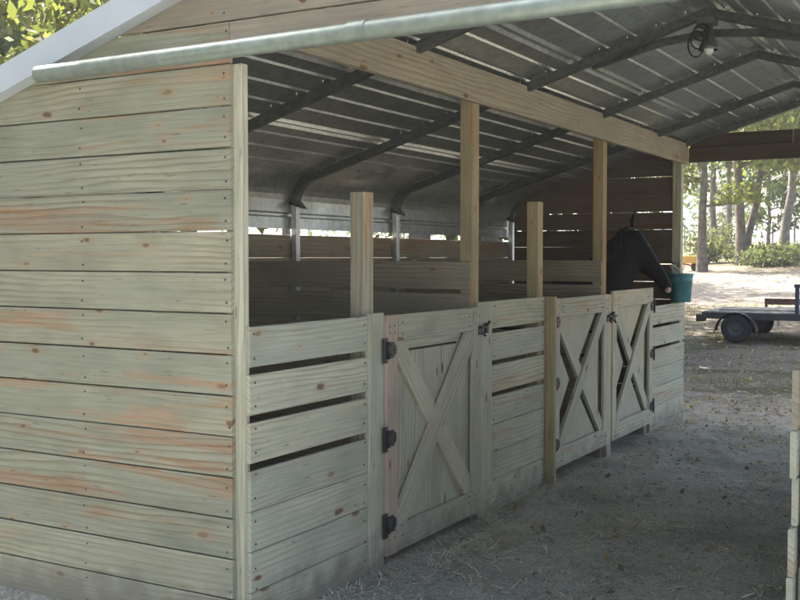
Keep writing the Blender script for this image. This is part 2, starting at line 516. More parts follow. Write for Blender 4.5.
m_ = len(full)
fs = [(j * m_ + i, (j + 1) * m_ + i, (j + 1) * m_ + i + 1, j * m_ + i + 1) for j in range(len(ys) - 1) for i in range(m_ - 1)]
mb.add(vs, fs)
ro = mb.build('roof_sheet', M['roof'], carport)
so = ro.modifiers.new('solid', 'SOLIDIFY'); so.thickness = 0.0015; so.offset = 0

# bows and legs
def rafter_z(x): return RZ - 0.040 - SL * abs(x - RX)
TR = 0.028
def bow_path(y):
    off = 0.042
    pts = []
    def q(p):  # sheet point -> inset
        return p
    L_ = []
    for i in range(7):
        a = (math.pi / 2 - ANG) * (i / 6)
        L_.append(CEN + Vector((math.cos(a), math.sin(a))) * (CR - off))
    left = [Vector((RX - p.x, p.y)) for p in L_]
    right = [Vector((RX + p.x, p.y)) for p in reversed(L_)]
    path = [Vector((left[0].x, 2.02))] + left + [Vector((RX, RZ - off / math.cos(ANG)))] + right + [Vector((right[-1].x, 2.02))]
    return [(p.x, y, p.y) for p in path]
frames = [0.045, 1.48, 3.0, 4.52, 6.04, 7.03]
LX = RX - (PE.x - 0.042)
for i, y in enumerate(frames):
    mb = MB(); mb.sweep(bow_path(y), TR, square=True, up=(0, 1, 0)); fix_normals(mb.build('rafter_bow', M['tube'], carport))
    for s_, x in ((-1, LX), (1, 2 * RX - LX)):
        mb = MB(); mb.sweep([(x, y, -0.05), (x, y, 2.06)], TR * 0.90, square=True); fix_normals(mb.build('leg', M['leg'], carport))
# base rails
for x in (LX, 2 * RX - LX):
    mb = MB(); mb.sweep([(x, -0.07, 0.02), (x, 7.06, 0.02)], 0.026, square=True, up=(0, 0, 1)); fix_normals(mb.build('base_rail', M['tube'], carport))
# peak brace on the third bow
mb = MB()
for sgn in (-1, 1):
    mb.sweep([(RX + sgn * 0.75, 3.075, rafter_z(RX + .75) - 0.02), (RX + sgn * 0.30, 3.075, rafter_z(RX + .30) - 0.05), (RX, 3.075, rafter_z(RX) - 0.115)], 0.022, square=True)
fix_normals(mb.build('peak_brace', M['tube'], carport))
# header tube across the near end
mb = MB(); mb.sweep([(-1.08, -0.125, 2.442), (1.9, -0.125, 2.462), (3.55, -0.125, 2.47)], [(0.037, 0.037)] * 3, n=20)
for xb in (-0.35, 0.42, 0.95, 1.6): mb.box((xb, -0.125, 2.482 + xb * .008), (0.045, 0.02, 0.006))
mb.sweep([(0.62, -0.125, 2.4555), (0.70, -0.125, 2.456)], 0.0395, n=20)
mb.lathe((-1.082, -0.125, 2.442), [(0.0, 0), (0.030, 0), (0.030, 0.004), (0, .004)], 16, axis='X')
fix_normals(mb.build('header_tube', M['header'], carport))
# white gable trim: a boxed rake flashing, both slopes, both ends
for (ya, yb, lo, hi) in ((-0.105, -0.027, 0.035, 0.165), (7.121, 7.16, -0.05, 0.08)):
    mb = MB()
    for s_ in (-1, 1):
        x1 = PS.x
        P = [(RX, ya, RZ + lo), (RX + s_ * x1, ya, RZ + lo - SL * x1), (RX + s_ * x1, ya, RZ + hi - SL * x1), (RX, ya, RZ + hi)]
        mb.prism(P, YA, yb - ya)
        if ya < 0:
            P = [(RX, yb + .001, RZ + hi - 0.006), (RX + s_ * x1, yb + .001, RZ + hi - 0.006 - SL * x1), (RX + s_ * x1, yb + .001, RZ + hi - SL * x1), (RX, yb + .001, RZ + hi)]
            mb.prism(P, YA, 0.12)
    fix_normals(mb.build('gable_trim', M['white'], carport))
# roof screws along every bow, seen from below
mb = MB()
for y in frames:
    for s_ in (-1, 1):
        d = 0.12
        while d < PS.x:
            x = RX + s_ * d
            for e in (-0.05, 0.05):
                mb.lathe((x, y + e, RZ - SL * d - 0.012), [(0.0, 0), (0.006, 0.001), (0.006, 0.02)], 6)
            d += 0.19 * math.cos(ANG)
so_ = mb.build('roof_screw', M['screw'], carport); so_['kind'] = 'stuff'

# ---------------------------------------------------------------- end wall towards the camera (plank gable)
PITCH = 0.176
z_top_seam = 2.243
tw = MB(); th = 0.022
def left_lim(z, o=0.07): return max(RX - (RZ + o - z) / SL, EX + 0.09)
end_wall = empty('plank_wall', (-0.9, 0, 0), 'tall plank end wall of greenish pine facing the viewer, reaching up into the gable', 'wall')
rows = []
k = 13
z = z_top_seam - PITCH * 13
while z < RZ - 0.02:
    rows.append(z); z += PITCH
low = MB(); up_ = MB()
for z0 in rows:
    z1 = z0 + PITCH - rng.uniform(0.004, 0.0075)
    wd = z1 - z0
    r = rng.random()
    xl0 = left_lim(z0)
    fn = lambda x_, z0=z0, xl0=xl0: left_lim(z0 + x_) - xl0
    if z0 < 2.50:
        low.board((xl0, 0, z0), XA, ZA, -YA, -0.045 - xl0, wd, th, e0=fn, r=r)
        if z0 > 2.38:
            zb = 2.462
            up_.board((-0.042, -0.002, zb), XA, ZA, -YA, 3.6, z1 - zb, th - .002)
    else:
        wd = min(wd, RZ + 0.06 - z0)
        xr0 = 2 * RX - xl0
        fn2 = lambda x_, z0=z0, xl0=xl0: -(left_lim(z0 + x_) - xl0)
        up_.board((xl0, -0.002, z0), XA, ZA, -YA, xr0 - xl0, wd, th, e0=fn, e1=fn2, r=r)
low.build('siding_planks', M['siding'], end_wall)
up_.build('gable_planks', M['gable'], end_wall)

# ---------------------------------------------------------------- posts and beams
def post(name, x0, x1, y0, y1, z0, z1, mat, label, cat='post', group=None):
    mb = MB()
    mb.board((x0, y0, z0), ZA, XA, YA, z1 - z0, x1 - x0, y1 - y0, c=0.004, jit=False)
    o = mb.build(name, mat)
    # put origin at base
    c = Vector(((x0 + x1) / 2, (y0 + y1) / 2, 0))
    o.data.transform(Matrix.Translation(-c)); o.location = c
    fix_normals(o)
    return tag(o, label, cat, group)

G_P = 'square pine posts along the stall fronts'
post('wooden_post', -0.089, 0.0, 0.002, 0.046, -0.1, 2.415, M['stall'], 'corner post where the plank end wall meets the first slatted stall panel', group=G_P)
post('wooden_post', -0.089, -0.002, 0.985, 1.074, -0.1, 1.93, M['spost'], 'short free-topped post with an orange knot, rising behind the first slatted panel', group=G_P)
post('wooden_post', -0.089, -0.002, 2.235, 2.325, -0.1, 2.72, M['post'], 'tall yellowish post carrying the long beam beside the nearest gate', group=G_P)
post('wooden_post', -0.089, -0.002, 3.275, 3.364, -0.1, 1.985, M['post'], 'short free-topped post beside the middle gate, farther of the two short posts', group=G_P)
post('wooden_post', -0.089, -0.002, 4.635, 4.724, -0.1, 2.80, M['post'], 'tall post between the two far gates, its top poking above the beam', group=G_P)
post('wooden_post', -0.089, -0.002, 5.80, 5.889, -0.1, 1.27, M['post'], 'low post hidden behind the hinges of the farthest gate', group=G_P)
post('wooden_post', -0.089, 0.0, 6.985, 7.075, -0.1, 2.78, M['stall'], 'pale-edged post at the far end of the stall row beside the teal bucket', group=G_P)

mb = MB(); mb.board((0.0, 0.03, 2.53), YA, ZA, XA, 7.06, 0.205, 0.038, c=0.004, jit=False)
o = fix_normals(mb.build('wooden_beam', M['beam'])); tag(o, 'long tan pine beam running over the stall posts towards the far end', 'beam')
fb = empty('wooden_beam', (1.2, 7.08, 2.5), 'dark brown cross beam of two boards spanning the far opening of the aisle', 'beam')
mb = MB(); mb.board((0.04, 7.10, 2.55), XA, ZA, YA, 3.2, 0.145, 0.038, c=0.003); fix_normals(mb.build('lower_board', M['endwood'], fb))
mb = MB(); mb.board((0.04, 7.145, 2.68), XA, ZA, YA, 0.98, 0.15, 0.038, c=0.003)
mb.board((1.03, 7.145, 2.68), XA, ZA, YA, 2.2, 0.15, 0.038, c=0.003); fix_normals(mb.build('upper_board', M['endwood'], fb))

# ---------------------------------------------------------------- slatted stall panels
def panel(y0, y1, zs, x, mat, label, group='slatted pine panels of the stall fronts', bottom=-0.05):
    """zs: list of (z_low, z_high) boards"""
    mb = MB()
    for (a, b_) in zs:
        mb.board((x, y0, a), YA, ZA, XA, y1 - y0, b_ - a, 0.022)
    o = mb.build('slatted_panel', mat)
    c = Vector((x, (y0 + y1) / 2, 0)); o.data.transform(Matrix.Translation(-c)); o.location = c
    fix_normals(o)
    return tag(o, label, 'panel', group)
def stack(top, gaps, pitch=0.176):
    zs = []; z = top; i = 0
    while z > 0.02:
        lo = z - (pitch - 0.003)
        zs.append((max(lo, -0.05), z))
        z = z - pitch - (gaps[i] if i < len(gaps) else 0.0)
        i += 1
    if zs[-1][0] > -0.04: zs.append((-0.05, zs[-1][0] - 0.003))
    return zs
panel(0.02, 0.975, stack(1.303, [0.031, 0.031, 0.031]), 0.0, M['stall'], 'nearest slatted panel with three dark gaps, beside the plank end wall')
panel(2.47, 3.335, stack(1.325, [0.026, 0.026, 0.026]), 0.0, M['stall'], 'slatted panel between the nearest gate and the middle gate')
panel(5.895, 7.07, stack(1.15, [0.024, 0.024]), 0.0, M['stall'], 'lower slatted panel at the far end of the stall row under the teal bucket')

# upright casing boards
def casing(y0, y1, z1, th, mat, label, x=0.0, z0=-0.05):
    mb = MB(); mb.board((x, y0, z0), ZA, YA, XA, z1 - z0, y1 - y0, th, jit=False)
    o = mb.build('casing_board', mat)
    c = Vector((x, (y0 + y1) / 2, 0)); o.data.transform(Matrix.Translation(-c)); o.location = c
    fix_normals(o)
    return tag(o, label, 'board', 'upright casing boards beside the gates')
casing(0.979, 1.118, 1.315, 0.034, M['stall'], 'upright board carrying the three black hinges of the nearest gate')
casing(2.262, 2.466, 1.325, 0.024, M['stall'], 'wide upright board carrying the latch to the right of the nearest gate')
casing(3.366, 3.404, 1.325, 0.089, M['post'], 'board set on edge, its brownish side facing the viewer, left of the middle gate')
casing(3.407, 3.463, 1.31, 0.046, M['door'], 'narrow upright board carrying the hinges of the middle gate')
casing(4.652, 4.742, 1.30, 0.040, M['door'], 'narrow upright board between the two far gates')

# ---------------------------------------------------------------- gates
def hinge(parent, x, y, z, s, plate=0.13):
    mb = MB()
    mb.box((x + 0.004, y - s * 0.022, z), (0.007, 0.040, plate))
    mb.lathe((x + 0.010, y, z - 0.045), [(0.0, 0), (0.009, 0), (0.009, 0.09), (0.0, 0.09)], 10)
    P = [(x + 0.001, y + s * 0.004, z - 0.042), (x + 0.001, y + s * 0.055, z - 0.042), (x + 0.001, y + s * 0.085, z - 0.018), (x + 0.001, y + s * 0.085, z + 0.018), (x + 0.001, y + s * 0.055, z + 0.042), (x + 0.001, y + s * 0.004, z + 0.042)]
    mb.prism(P, XA, 0.007)
    for dy, dz in ((0.03, 0.025), (0.03, -0.025), (0.065, 0), (-0.022, 0.045), (-0.022, -0.045)):
        mb.lathe((x + 0.008, y + s * dy, z + dz), [(0.006, 0), (0.005, 0.004), (0, 0.005)], 8, axis='X')
    return fix_normals(mb.build('hinge', M['black'], parent))
def latch(parent, x, y, z, s):
    mb = MB()
    mb.box((x + 0.004, y - s * 0.02, z - 0.01), (0.008, 0.05, 0.055))
    mb.sweep([(x + 0.018, y - s * 0.045, z + 0.005), (x + 0.02, y + s * 0.03, z + 0.010), (x + 0.022, y + s * 0.075, z + 0.035)], 0.009, n=8)
    mb.box((x + 0.012, y + s * 0.045, z - 0.002), (0.02, 0.03, 0.06))
    mb.sweep([(x + 0.012, y, z - 0.03), (x + 0.028, y + s * .005, z - 0.05)], 0.008, n=8)
    return fix_normals(mb.build('latch', M['black'], parent))

def gate(y0, y1, z0, z1, hs, label, open_infill=True, x=0.002, hz=(), zl=1.17, cx_h=None):
    """hs=+1: hinged at y0, latch at y1; -1: the reverse"""
    root = empty('stall_gate', (x, y0 if hs > 0 else y1, 0), label, 'gate', 'cross-braced pine stall gates')
    th = 0.024
    sw, rw, bw = (0.105, 0.14, 0.10) if open_infill else (0.115, 0.14, 0.125)
    xf = x + 0.022   # front frame plane start
    W = y1 - y0; H = z1 - z0
    mat = M['door']
    mb = MB(); mb.board((xf, y0, z0), ZA, YA, XA, H, sw, th); fix_normals(mb.build('stile', mat if open_infill else M['redstile'], root))
    mb = MB(); mb.board((xf, y1 - sw, z0), ZA, YA, XA, H, sw, th); fix_normals(mb.build('stile', mat, root))
    mb = MB(); mb.board((xf, y0 + sw + .002, z1 - rw), YA, ZA, XA, W - 2 * sw - .004, rw, th); fix_normals(mb.build('top_rail', mat, root))
    mb = MB(); mb.board((xf, y0 + sw + .002, z0), YA, ZA, XA, W - 2 * sw - .004, rw, th); fix_normals(mb.build('bottom_rail', mat, root))
    # cross braces: one on top, one just behind
    iy0, iy1, iz0, iz1 = y0 + sw + .002, y1 - sw - .002, z0 + rw + .002, z1 - rw - .002
    def brace(a, b_, xo, nm='brace'):
        (ya, za), (yb, zb) = a, b_
        d = Vector((0, yb - ya, zb - za)).normalized(); n_ = Vector((0, -d.z, d.y))
        if n_.y < 0: n_ = -n_
        # hexagon clipped to the inner rectangle corners
        h = bw / 2
        hy = h / abs(d.z); hz_ = h / abs(d.y)
        up = zb > za
        if up:
            P = [(ya, za), (ya + hy, za), (yb, zb - hz_), (yb, zb), (yb - hy, zb), (ya, za + hz_)]
        else:
            P = [(ya, za), (ya, za - hz_), (yb - hy, zb), (yb, zb), (yb, zb + hz_), (ya + hy, za)]
        mbb = MB(); mbb.prism([(xo, p[0], p[1]) for p in P], XA, th, gl=d, gw=n_)
        return fix_normals(mbb.build(nm, mat, root))
    brace((iy0, iz0), (iy1, iz1), xf + 0.003)
    brace((iy0, iz1), (iy1, iz0), xf - 0.012)
    # infill
    cy, cz_ = (iy0 + iy1) / 2, (iz0 + iz1) / 2
    xi = x - 0.004
    mb = MB()
    if open_infill:
        g = 0.085
        def tri(P, r=None):
            mb.prism([(xi, p[0], p[1]) for p in P], XA, 0.016, gl=(0, 0, 1), gw=(0, 1, 0), r=r)
        tri([(iy0 + .01, z1 - 0.03), (iy1 - .09, z1 - 0.03), (iy1 - .12, iz1), (cy - .04, cz_ + .10), (iy0 + .01, iz1 - .05)])
        tri([(iy0 + .01, z0 + 0.03), (iy0 + .01, iz0 + .05), (cy - .04, cz_ - .10), (iy1 - .12, iz0), (iy1 - .09, z0 + 0.03)])
        tri([(iy0 + .0, iz0 + 0.16), (iy0 + .0, iz1 - 0.16), (iy0 + .275, cz_)])
        tri([(cy - .01, cz_ - .03), (iy1 - .045, iz0 + 0.12), (iy1 - .045, iz1 - 0.12), (cy - .01, cz_ + .03)])
    else:
        n = 5
        ww = (W - 0.08) / n
        for i in range(n):
            mb.board((xi, y0 + 0.04 + i * ww, z0 + 0.04), ZA, YA, XA, (H - rw - 0.105) if i in (1, 2, 3) else H - 0.08, ww - 0.004, 0.016)
        if True:
            mb.board((xi, y0 + 0.05, z1 - rw - 0.052), YA, ZA, XA, W - 0.1, rw, 0.014)
    fix_normals(mb.build('infill_panel', mat, root))
    yh = y0 if hs > 0 else y1
    for hz_ in hz: hinge(root, (cx_h if cx_h else xf + th), yh, hz_, hs)
    yl = y1 if hs > 0 else y0
    latch(root, xf + th, yl, zl, hs)
    return root
g1 = gate(1.124, 2.256, 0.045, 1.30, 1, 'nearest stall gate, closed, with a solid panel behind its cross brace', False, hz=(1.12, 0.66, 0.21), cx_h=0.048)
g2 = gate(3.468, 4.644, 0.085, 1.305, 1, 'middle stall gate, hinged at its left, with dark openings beside its cross brace', True, hz=(1.14, 0.70, 0.26), zl=1.12, cx_h=0.05)
g3 = gate(4.750, 5.886, 0.095, 1.325, -1, 'farthest stall gate, hinged at its right, in front of the black horse', True, hz=(1.16, 0.73, 0.25), zl=1.12, cx_h=0.05)

# nail heads
M['nail'] = plain('nail_head', (0.09, 0.085, 0.08), 0.6, 0.3, 30, metallic=0.4)
def nails(pts, axis, parent, x):
    mb = MB()
    for p in pts:
        mb.lathe(p, [(0.0055, -0.002), (0.005, 0.001), (0, 0.0015)] if axis == 'X' else [(0.0055, 0.002), (0.005, -0.001), (0, -0.0015)], 8, axis=axis)
    o = mb.build('nail_head', M['nail'], parent); o['kind'] = 'stuff'
P = []
for z0 in rows:
    for xn in (-0.068, -0.92, -1.72):
        for dz in (0.035, 0.135):
            if xn > left_lim(z0 + .17) + .03: P.append((xn + rng.uniform(-.01, .01), -0.0235, z0 + dz + rng.uniform(-.01, .01)))
nails(P, 'Y', end_wall, 0)
for o in [q for q in bpy.data.objects if q.name.startswith('slatted_panel')]:
    zsv = sorted(set(round(v.co.z, 3) for v in o.data.vertices))
    ysv = [v.co.y + o.location.y for v in o.data.vertices]
    y_a, y_b = min(ysv), max(ysv)
    P = []
    zt = max(zsv)
    z = zt - 0.04
    while z > 0.05:
        for yn in (y_a + .03, y_b - .03): P.append((0.0235, yn + rng.uniform(-.006, .006), z + rng.uniform(-.01, .01)))
        z -= 0.10
    nails(P, 'X', o, 0)
for gt, (ga, gb_) in ((g1, (1.124, 2.256)), (g2, (3.468, 4.644)), (g3, (4.750, 5.886))):
    P = []
    for zz in (0.13, 0.17, 1.20, 1.25):
        for yn in (ga + .03, ga + .08, gb_ - .03, gb_ - .08, ga + .16, gb_ - .16): P.append((0.0495, yn + rng.uniform(-.006, .006), zz + rng.uniform(-.01, .01)))
    nails(P, 'X', gt, 0)

# ---------------------------------------------------------------- inside walls
def divider(y, top, label):
    mb = MB()
    z = top; i = 0
    while z > 0.0:
        lo = max(z - 0.172, -0.05)
        mb.board((-1.80, y, lo), XA, ZA, YA, 1.80 - 0.006, z - lo, 0.022)
        z -= 0.172 + (0.024 if i < 4 else 0.003); i += 1
    o = mb.build('divider_wall', M['inner'])
    c = Vector((-0.9, y, 0)); o.data.transform(Matrix.Translation(-c)); o.location = c
    fix_normals(o)
    return tag(o, label, 'wall', 'plank dividers between the stalls')
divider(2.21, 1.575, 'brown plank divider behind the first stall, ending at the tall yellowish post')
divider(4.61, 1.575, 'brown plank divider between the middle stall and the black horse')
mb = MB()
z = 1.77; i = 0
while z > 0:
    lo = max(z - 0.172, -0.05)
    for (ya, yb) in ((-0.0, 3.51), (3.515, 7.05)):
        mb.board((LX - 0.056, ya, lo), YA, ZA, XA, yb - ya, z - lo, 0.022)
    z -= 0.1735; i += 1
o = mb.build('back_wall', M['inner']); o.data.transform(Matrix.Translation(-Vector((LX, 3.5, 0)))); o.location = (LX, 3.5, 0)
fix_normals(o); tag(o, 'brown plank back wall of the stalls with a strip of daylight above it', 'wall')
# far end wall with light showing through its gaps
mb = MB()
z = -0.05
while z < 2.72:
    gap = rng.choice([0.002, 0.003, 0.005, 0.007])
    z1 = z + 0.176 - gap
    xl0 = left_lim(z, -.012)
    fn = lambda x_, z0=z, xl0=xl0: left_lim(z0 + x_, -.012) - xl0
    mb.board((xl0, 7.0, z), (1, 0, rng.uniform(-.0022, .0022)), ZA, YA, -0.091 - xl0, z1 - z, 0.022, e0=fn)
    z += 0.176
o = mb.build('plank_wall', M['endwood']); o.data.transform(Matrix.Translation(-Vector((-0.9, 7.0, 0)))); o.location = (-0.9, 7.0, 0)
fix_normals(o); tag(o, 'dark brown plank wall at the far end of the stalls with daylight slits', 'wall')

# ---------------------------------------------------------------- low pen across the aisle (only its near end is in the picture)
mb = MB()
for i in range(6):
    lo = 0.985 - 0.176 * (i + 1) + 0.006
    mb.board((2.145 + rng.uniform(0, .015), 0.38 + rng.uniform(-.03, .03), max(lo, -0.03)), YA, ZA, XA, 3.0, 0.985 - 0.176 * i - max(lo, -0.03), 0.022, c=0.004)
pb_ = MB(); pb_.board((2.163, 0.33, 0.995), YA, ZA, XA, 3.05, 0.21, 0.02, c=0.003)
o = mb.build('slatted_panel', M['stall']); o.data.transform(Matrix.Translation(-Vector((2.14, 1.9, 0)))); o.location = (2.14, 1.9, 0)
fix_normals(o); tag(o, 'end of a stacked-board pen side at the right edge across the aisle', 'panel', 'slatted pine panels of the stall fronts')
cap = fix_normals(pb_.build('top_board', M['beam'], o)); cap['label'] = 'brown top board of the pen side'
post('wooden_post', 2.184, 2.273, 0.42, 0.509, -0.1, 1.215, M['beam'], 'low brown post behind the board ends at the right edge', group='posts of the pen across the aisle')
post('wooden_post', 2.184, 2.273, 3.22, 3.309, -0.1, 1.215, M['beam'], 'low brown post farther along the pen across the aisle', group='posts of the pen across the aisle')


# ---------------------------------------------------------------- bucket
M['teal'] = plain('teal_plastic', (0.06, 0.23, 0.26), 0.5, 0.35, 9)
bx_, by_ = 0.045, 6.835
bk = empty('bucket', (bx_, by_, 1.16), 'teal plastic feed bucket hanging on the post at the far end of the stalls', 'bucket')
mb = MB()
mb.lathe((bx_, by_, 1.16), [(0, 0.006), (0.085, 0.006), (0.088, 0.0), (0.095, 0.0), (0.110, 0.20), (0.114, 0.202), (0.115, 0.212), (0.112, 0.214), (0.117, 0.262), (0.127, 0.264), (0.127, 0.28), (0.116, 0.28), (0.112, 0.26), (0.092, 0.012), (0, 0.012)], 32)
fix_normals(mb.build('body', M['teal'], bk))
mb = MB()
pts = []
for i in range(17):
    a = math.pi * i / 16
    pts.append((bx_ - 0.10 * math.sin(a), by_ + 0.128 * math.cos(a), 1.43 + 0.10 * math.sin(a)))
mb.sweep(pts, 0.0035, n=6, up=(1, 0, 0)); mb.build('handle', M['screw'], bk)
mb = MB(); mb.sweep([(-0.05, 6.985, 1.545), (-0.05, 6.93, 1.545), (-0.05, 6.88, 1.535), (-0.05, 6.86, 1.56)], 0.005, n=6, up=(0, 0, 1))
hk = mb.build('hook', M['black'], bk)

# ---------------------------------------------------------------- lamp under the ridge
M['lampgrey'] = plain('lamp_grey_paint', (0.10, 0.11, 0.11), 0.4, 0.2, 10, metallic=0.3)
lp = empty('hanging_lamp', (RX, 3.0, 3.03), 'small dark lamp hanging with looped wires under the roof peak', 'lamp')
mb = MB(); mb.box((RX, 3.0, 3.035), (0.11, 0.09, 0.05)); mb.sweep([(RX, 3.0, 3.02), (RX + .01, 3.0, 2.99)], 0.012, n=10, up=(1, 0, 0))
fix_normals(mb.build('junction_box', M['lampgrey'], lp, bevel=0.004))
mb = MB(); mb.lathe((RX + .01, 3.0, 2.83), [(0.058, 0.03), (0.061, 0.03), (0.056, 0.05), (0.040, 0.09), (0.03, 0.13), (0.025, 0.17), (0, 0.175), (0, 0.172), (0.02, 0.165), (0.035, 0.09), (0.052, 0.05)], 24)
fix_normals(mb.build('lamp_shade', M['lampgrey'], lp))
M['bulb'] = plain('white_glass_bulb', (0.75, 0.75, 0.72), 0.15, 0.02, 5)
mb = MB(); mb.lathe((RX + .01, 3.0, 2.83), [(0, 0), (0.018, 0.004), (0.03, 0.02), (0.032, 0.04), (0.02, 0.075), (0.014, 0.10)], 16); fix_normals(mb.build('bulb', M['bulb'], lp))
mb = MB()
for q in range(3):
    pts = []
    for i in range(15):
        a = 2 * math.pi * i / 14
        pts.append((RX - 0.02 - 0.02 * q + 0.05 * math.sin(a), 2.94 + 0.02 * q, 2.96 - 0.03 * q + (0.05 + .015 * q) * math.cos(a)))
    mb.sweep(pts, 0.005, n=6, up=(0, 1, 0), caps=False)
mb.build('cable', M['black'], lp)

# ---------------------------------------------------------------- horse
M['horse'] = plain('black_horse_coat', (0.004, 0.004, 0.005), 0.6, 0.3, 9, spec=0.15)
M['mane'] = plain('black_mane_hair', (0.004, 0.004, 0.004), 0.6, 0.3, 30, spec=0.3)
M['muzzle'] = plain('pink_muzzle_skin', (0.42, 0.30, 0.27), 0.6, 0.2, 20)
M['eye'] = plain('dark_eye', (0.01, 0.006, 0.004), 0.08, 0.1, 5)
hb = MB()
def tube(path, rad, up=(0, 1, 0)): hb.sweep(path, rad, n=16, up=up)
# horse stands diagonally: hindquarters at (-1.45, 5.25), chest at (-0.50, 5.95), head over the top of the panel
fw_ = Vector((0.82, 0.57, 0)).normalized(); sd_ = Vector((-fw_.y, fw_.x, 0))
ch = Vector((-0.55, 5.88, 0))
def HP(a, s, z): p = ch + fw_ * a + sd_ * s; return (p.x, p.y, z)
# trunk: deep chest, narrowing belly, rounded croup
tube([HP(0.16, 0, 1.10), HP(0.08, 0, 1.08), HP(-0.1, 0, 1.07), HP(-0.35, 0, 1.07), HP(-0.6, 0, 1.08), HP(-0.85, 0, 1.12), HP(-1.02, 0, 1.13), HP(-1.12, 0, 1.10)],
     [(0.06, 0.09), (0.17, 0.23), (0.23, 0.30), (0.25, 0.29), (0.255, 0.27), (0.25, 0.25), (0.21, 0.22), (0.08, 0.10)], up=tuple(sd_))
# withers
tube([HP(0.0, 0, 1.30), HP(-0.15, 0, 1.36), HP(-0.35, 0, 1.30)], [0.08, 0.09, 0.08], up=tuple(sd_))
# neck rising to the poll
poll = Vector((-0.20, 6.10, 1.86)); muz = Vector((0.09, 6.19, 1.33))
tube([HP(-0.02, 0, 1.12), HP(0.12, 0, 1.30), (-0.27, 6.05, 1.52), (-0.225, 6.08, 1.70), (-0.19, 6.10, 1.84)],
     [(0.15, 0.25), (0.12, 0.21), (0.095, 0.15), (0.08, 0.125), (0.07, 0.09)], up=tuple(sd_))
# head: poll, forehead, nose, muzzle
hd = (muz - poll)
hs_ = Vector((-0.3, 1, 0)).normalized()
bk_ = Vector((-1, -0.15, -0.3)).normalized()
hw = [(0.0, .055, .06), (0.1, .085, .10), (0.25, .095, .145), (0.42, .085, .135), (0.6, .065, .10), (0.78, .054, .075), (0.9, .055, .068), (0.99, .05, .058), (1.04, .03, .03)]
tube([poll + hd * f + bk_ * (b_ - 0.055) for f, a_, b_ in hw], [(a_, b_) for f, a_, b_ in hw], up=tuple(hs_))
tube([poll + hd * 0.22 + bk_ * 0.15, poll + hd * 0.38 + bk_ * 0.16, poll + hd * 0.55 + bk_ * 0.10], [(0.05, 0.06), (0.055, 0.07), (0.04, 0.05)], up=tuple(hs_))
# legs
def leg(a, s, hind):
    if not hind:
        tube([HP(a, s, 1.02), HP(a + 0.02, s, 0.80), HP(a, s, 0.48), HP(a, s, 0.42), HP(a - .01, s, 0.20), HP(a + .01, s, 0.12), HP(a + 0.05, s, 0.05), HP(a + 0.06, s, 0.0)],
             [0.12, 0.085, 0.05, 0.052, 0.033, 0.040, 0.05, 0.062], up=tuple(sd_))
    else:
        tube([HP(a, s, 1.08), HP(a + 0.10, s, 0.82), HP(a + 0.02, s, 0.66), HP(a - 0.10, s, 0.50), HP(a - 0.08, s, 0.42), HP(a - .05, s, 0.20), HP(a - .03, s, 0.12), HP(a + 0.01, s, 0.05), HP(a + 0.02, s, 0.0)],
             [(0.13, 0.17), (0.10, 0.12), (0.07, 0.085), (0.05, 0.06), (0.045, 0.05), 0.036, 0.042, 0.05, 0.062], up=tuple(sd_))
leg(-0.02, 0.13, False); leg(0.05, -0.13, False); leg(-0.95, 0.13, True); leg(-0.88, -0.13, True)
hr = hb.build('horse', M['horse'])
c = Vector((ch.x, ch.y, 0)); hr.data.transform(Matrix.Translation(-c)); hr.location = c
tag(hr, 'black horse standing in the farthest stall with its head over the gate towards the bucket', 'horse')
rm = hr.modifiers.new('remesh', 'REMESH'); rm.mode = 'VOXEL'; rm.voxel_size = 0.022; rm.use_smooth_shade = True
smo = hr.modifiers.new('smooth', 'SMOOTH'); smo.iterations = 6; smo.factor = 0.5
def hpart(name, mbx, mat): 
    return fix_normals(mbx.build(name, mat, hr))
for s_ in (-1, 1):
    mb = MB(); e = poll + hs_ * 0.055 * s_ + Vector((-0.02, 0, 0.03))
    mb.sweep([e, e + Vector((0.0, 0.0, 0.05)) + hs_ * .012 * s_, e + Vector((0.015, 0, 0.10)) + hs_ * .018 * s_, e + Vector((0.03, 0, 0.145)) + hs_ * .012 * s_], [(0.022, 0.018), (0.03, 0.02), (0.022, 0.014), (0.003, 0.003)], n=10, up=tuple(hs_))
    hpart('ear', mb, M['horse'])
    mb = MB(); e = poll + hd * 0.30 + hs_ * 0.083 * s_ + Vector((0.03, 0, 0.01))
    mb.lathe(e, [(0, -0.018), (0.012, -0.013), (0.018, 0), (0.012, 0.013), (0, 0.018)], 12)
    hpart('eye', mb, M['eye'])
mb = MB()
for i in range(60):
    f = i / 59
    a = Vector((-0.27, 6.07, 1.88)).lerp(Vector(HP(-0.12, 0, 1.42)), f) + Vector((rng.uniform(-.02, .02), rng.uniform(-.02, .02), rng.uniform(0, .02)))
    s2 = -1 if rng.random() < 0.7 else 1
    mb.sweep([a, a + sd_ * s2 * 0.06 + Vector((-.02, 0, -0.02)), a + sd_ * s2 * 0.11 + Vector((-.03, 0, -0.13)), a + sd_ * s2 * 0.12 + Vector((rng.uniform(-.05, .02), 0, -0.24))], [0.012, 0.011, 0.008, 0.002], n=5, up=(1, 0, 0))
hpart('mane', mb, M['mane'])
mb = MB()
for i in range(26):
    a = Vector(HP(-1.11, 0, 1.22)) + Vector((rng.uniform(-.02, .02), rng.uniform(-.02, .02), 0))
    b_ = Vector(HP(-1.20, 0, 0.45)) + Vector((rng.uniform(-.06, .06), rng.uniform(-.06, .06), rng.uniform(-.1, .15)))
    mb.sweep([a, a.lerp(b_, .3) - fw_ * 0.05, a.lerp(b_, .7) - fw_ * 0.03, b_], [0.016, 0.016, 0.012, 0.002], n=5, up=(1, 0, 0))
hpart('tail', mb, M['mane'])
mb = MB(); e = muz + hd.normalized() * 0.022
mb.lathe(e + Vector((0.0, -0.018, -0.012)), [(0, -0.03), (0.022, -0.022), (0.032, 0), (0.022, 0.022), (0, 0.03)], 12)
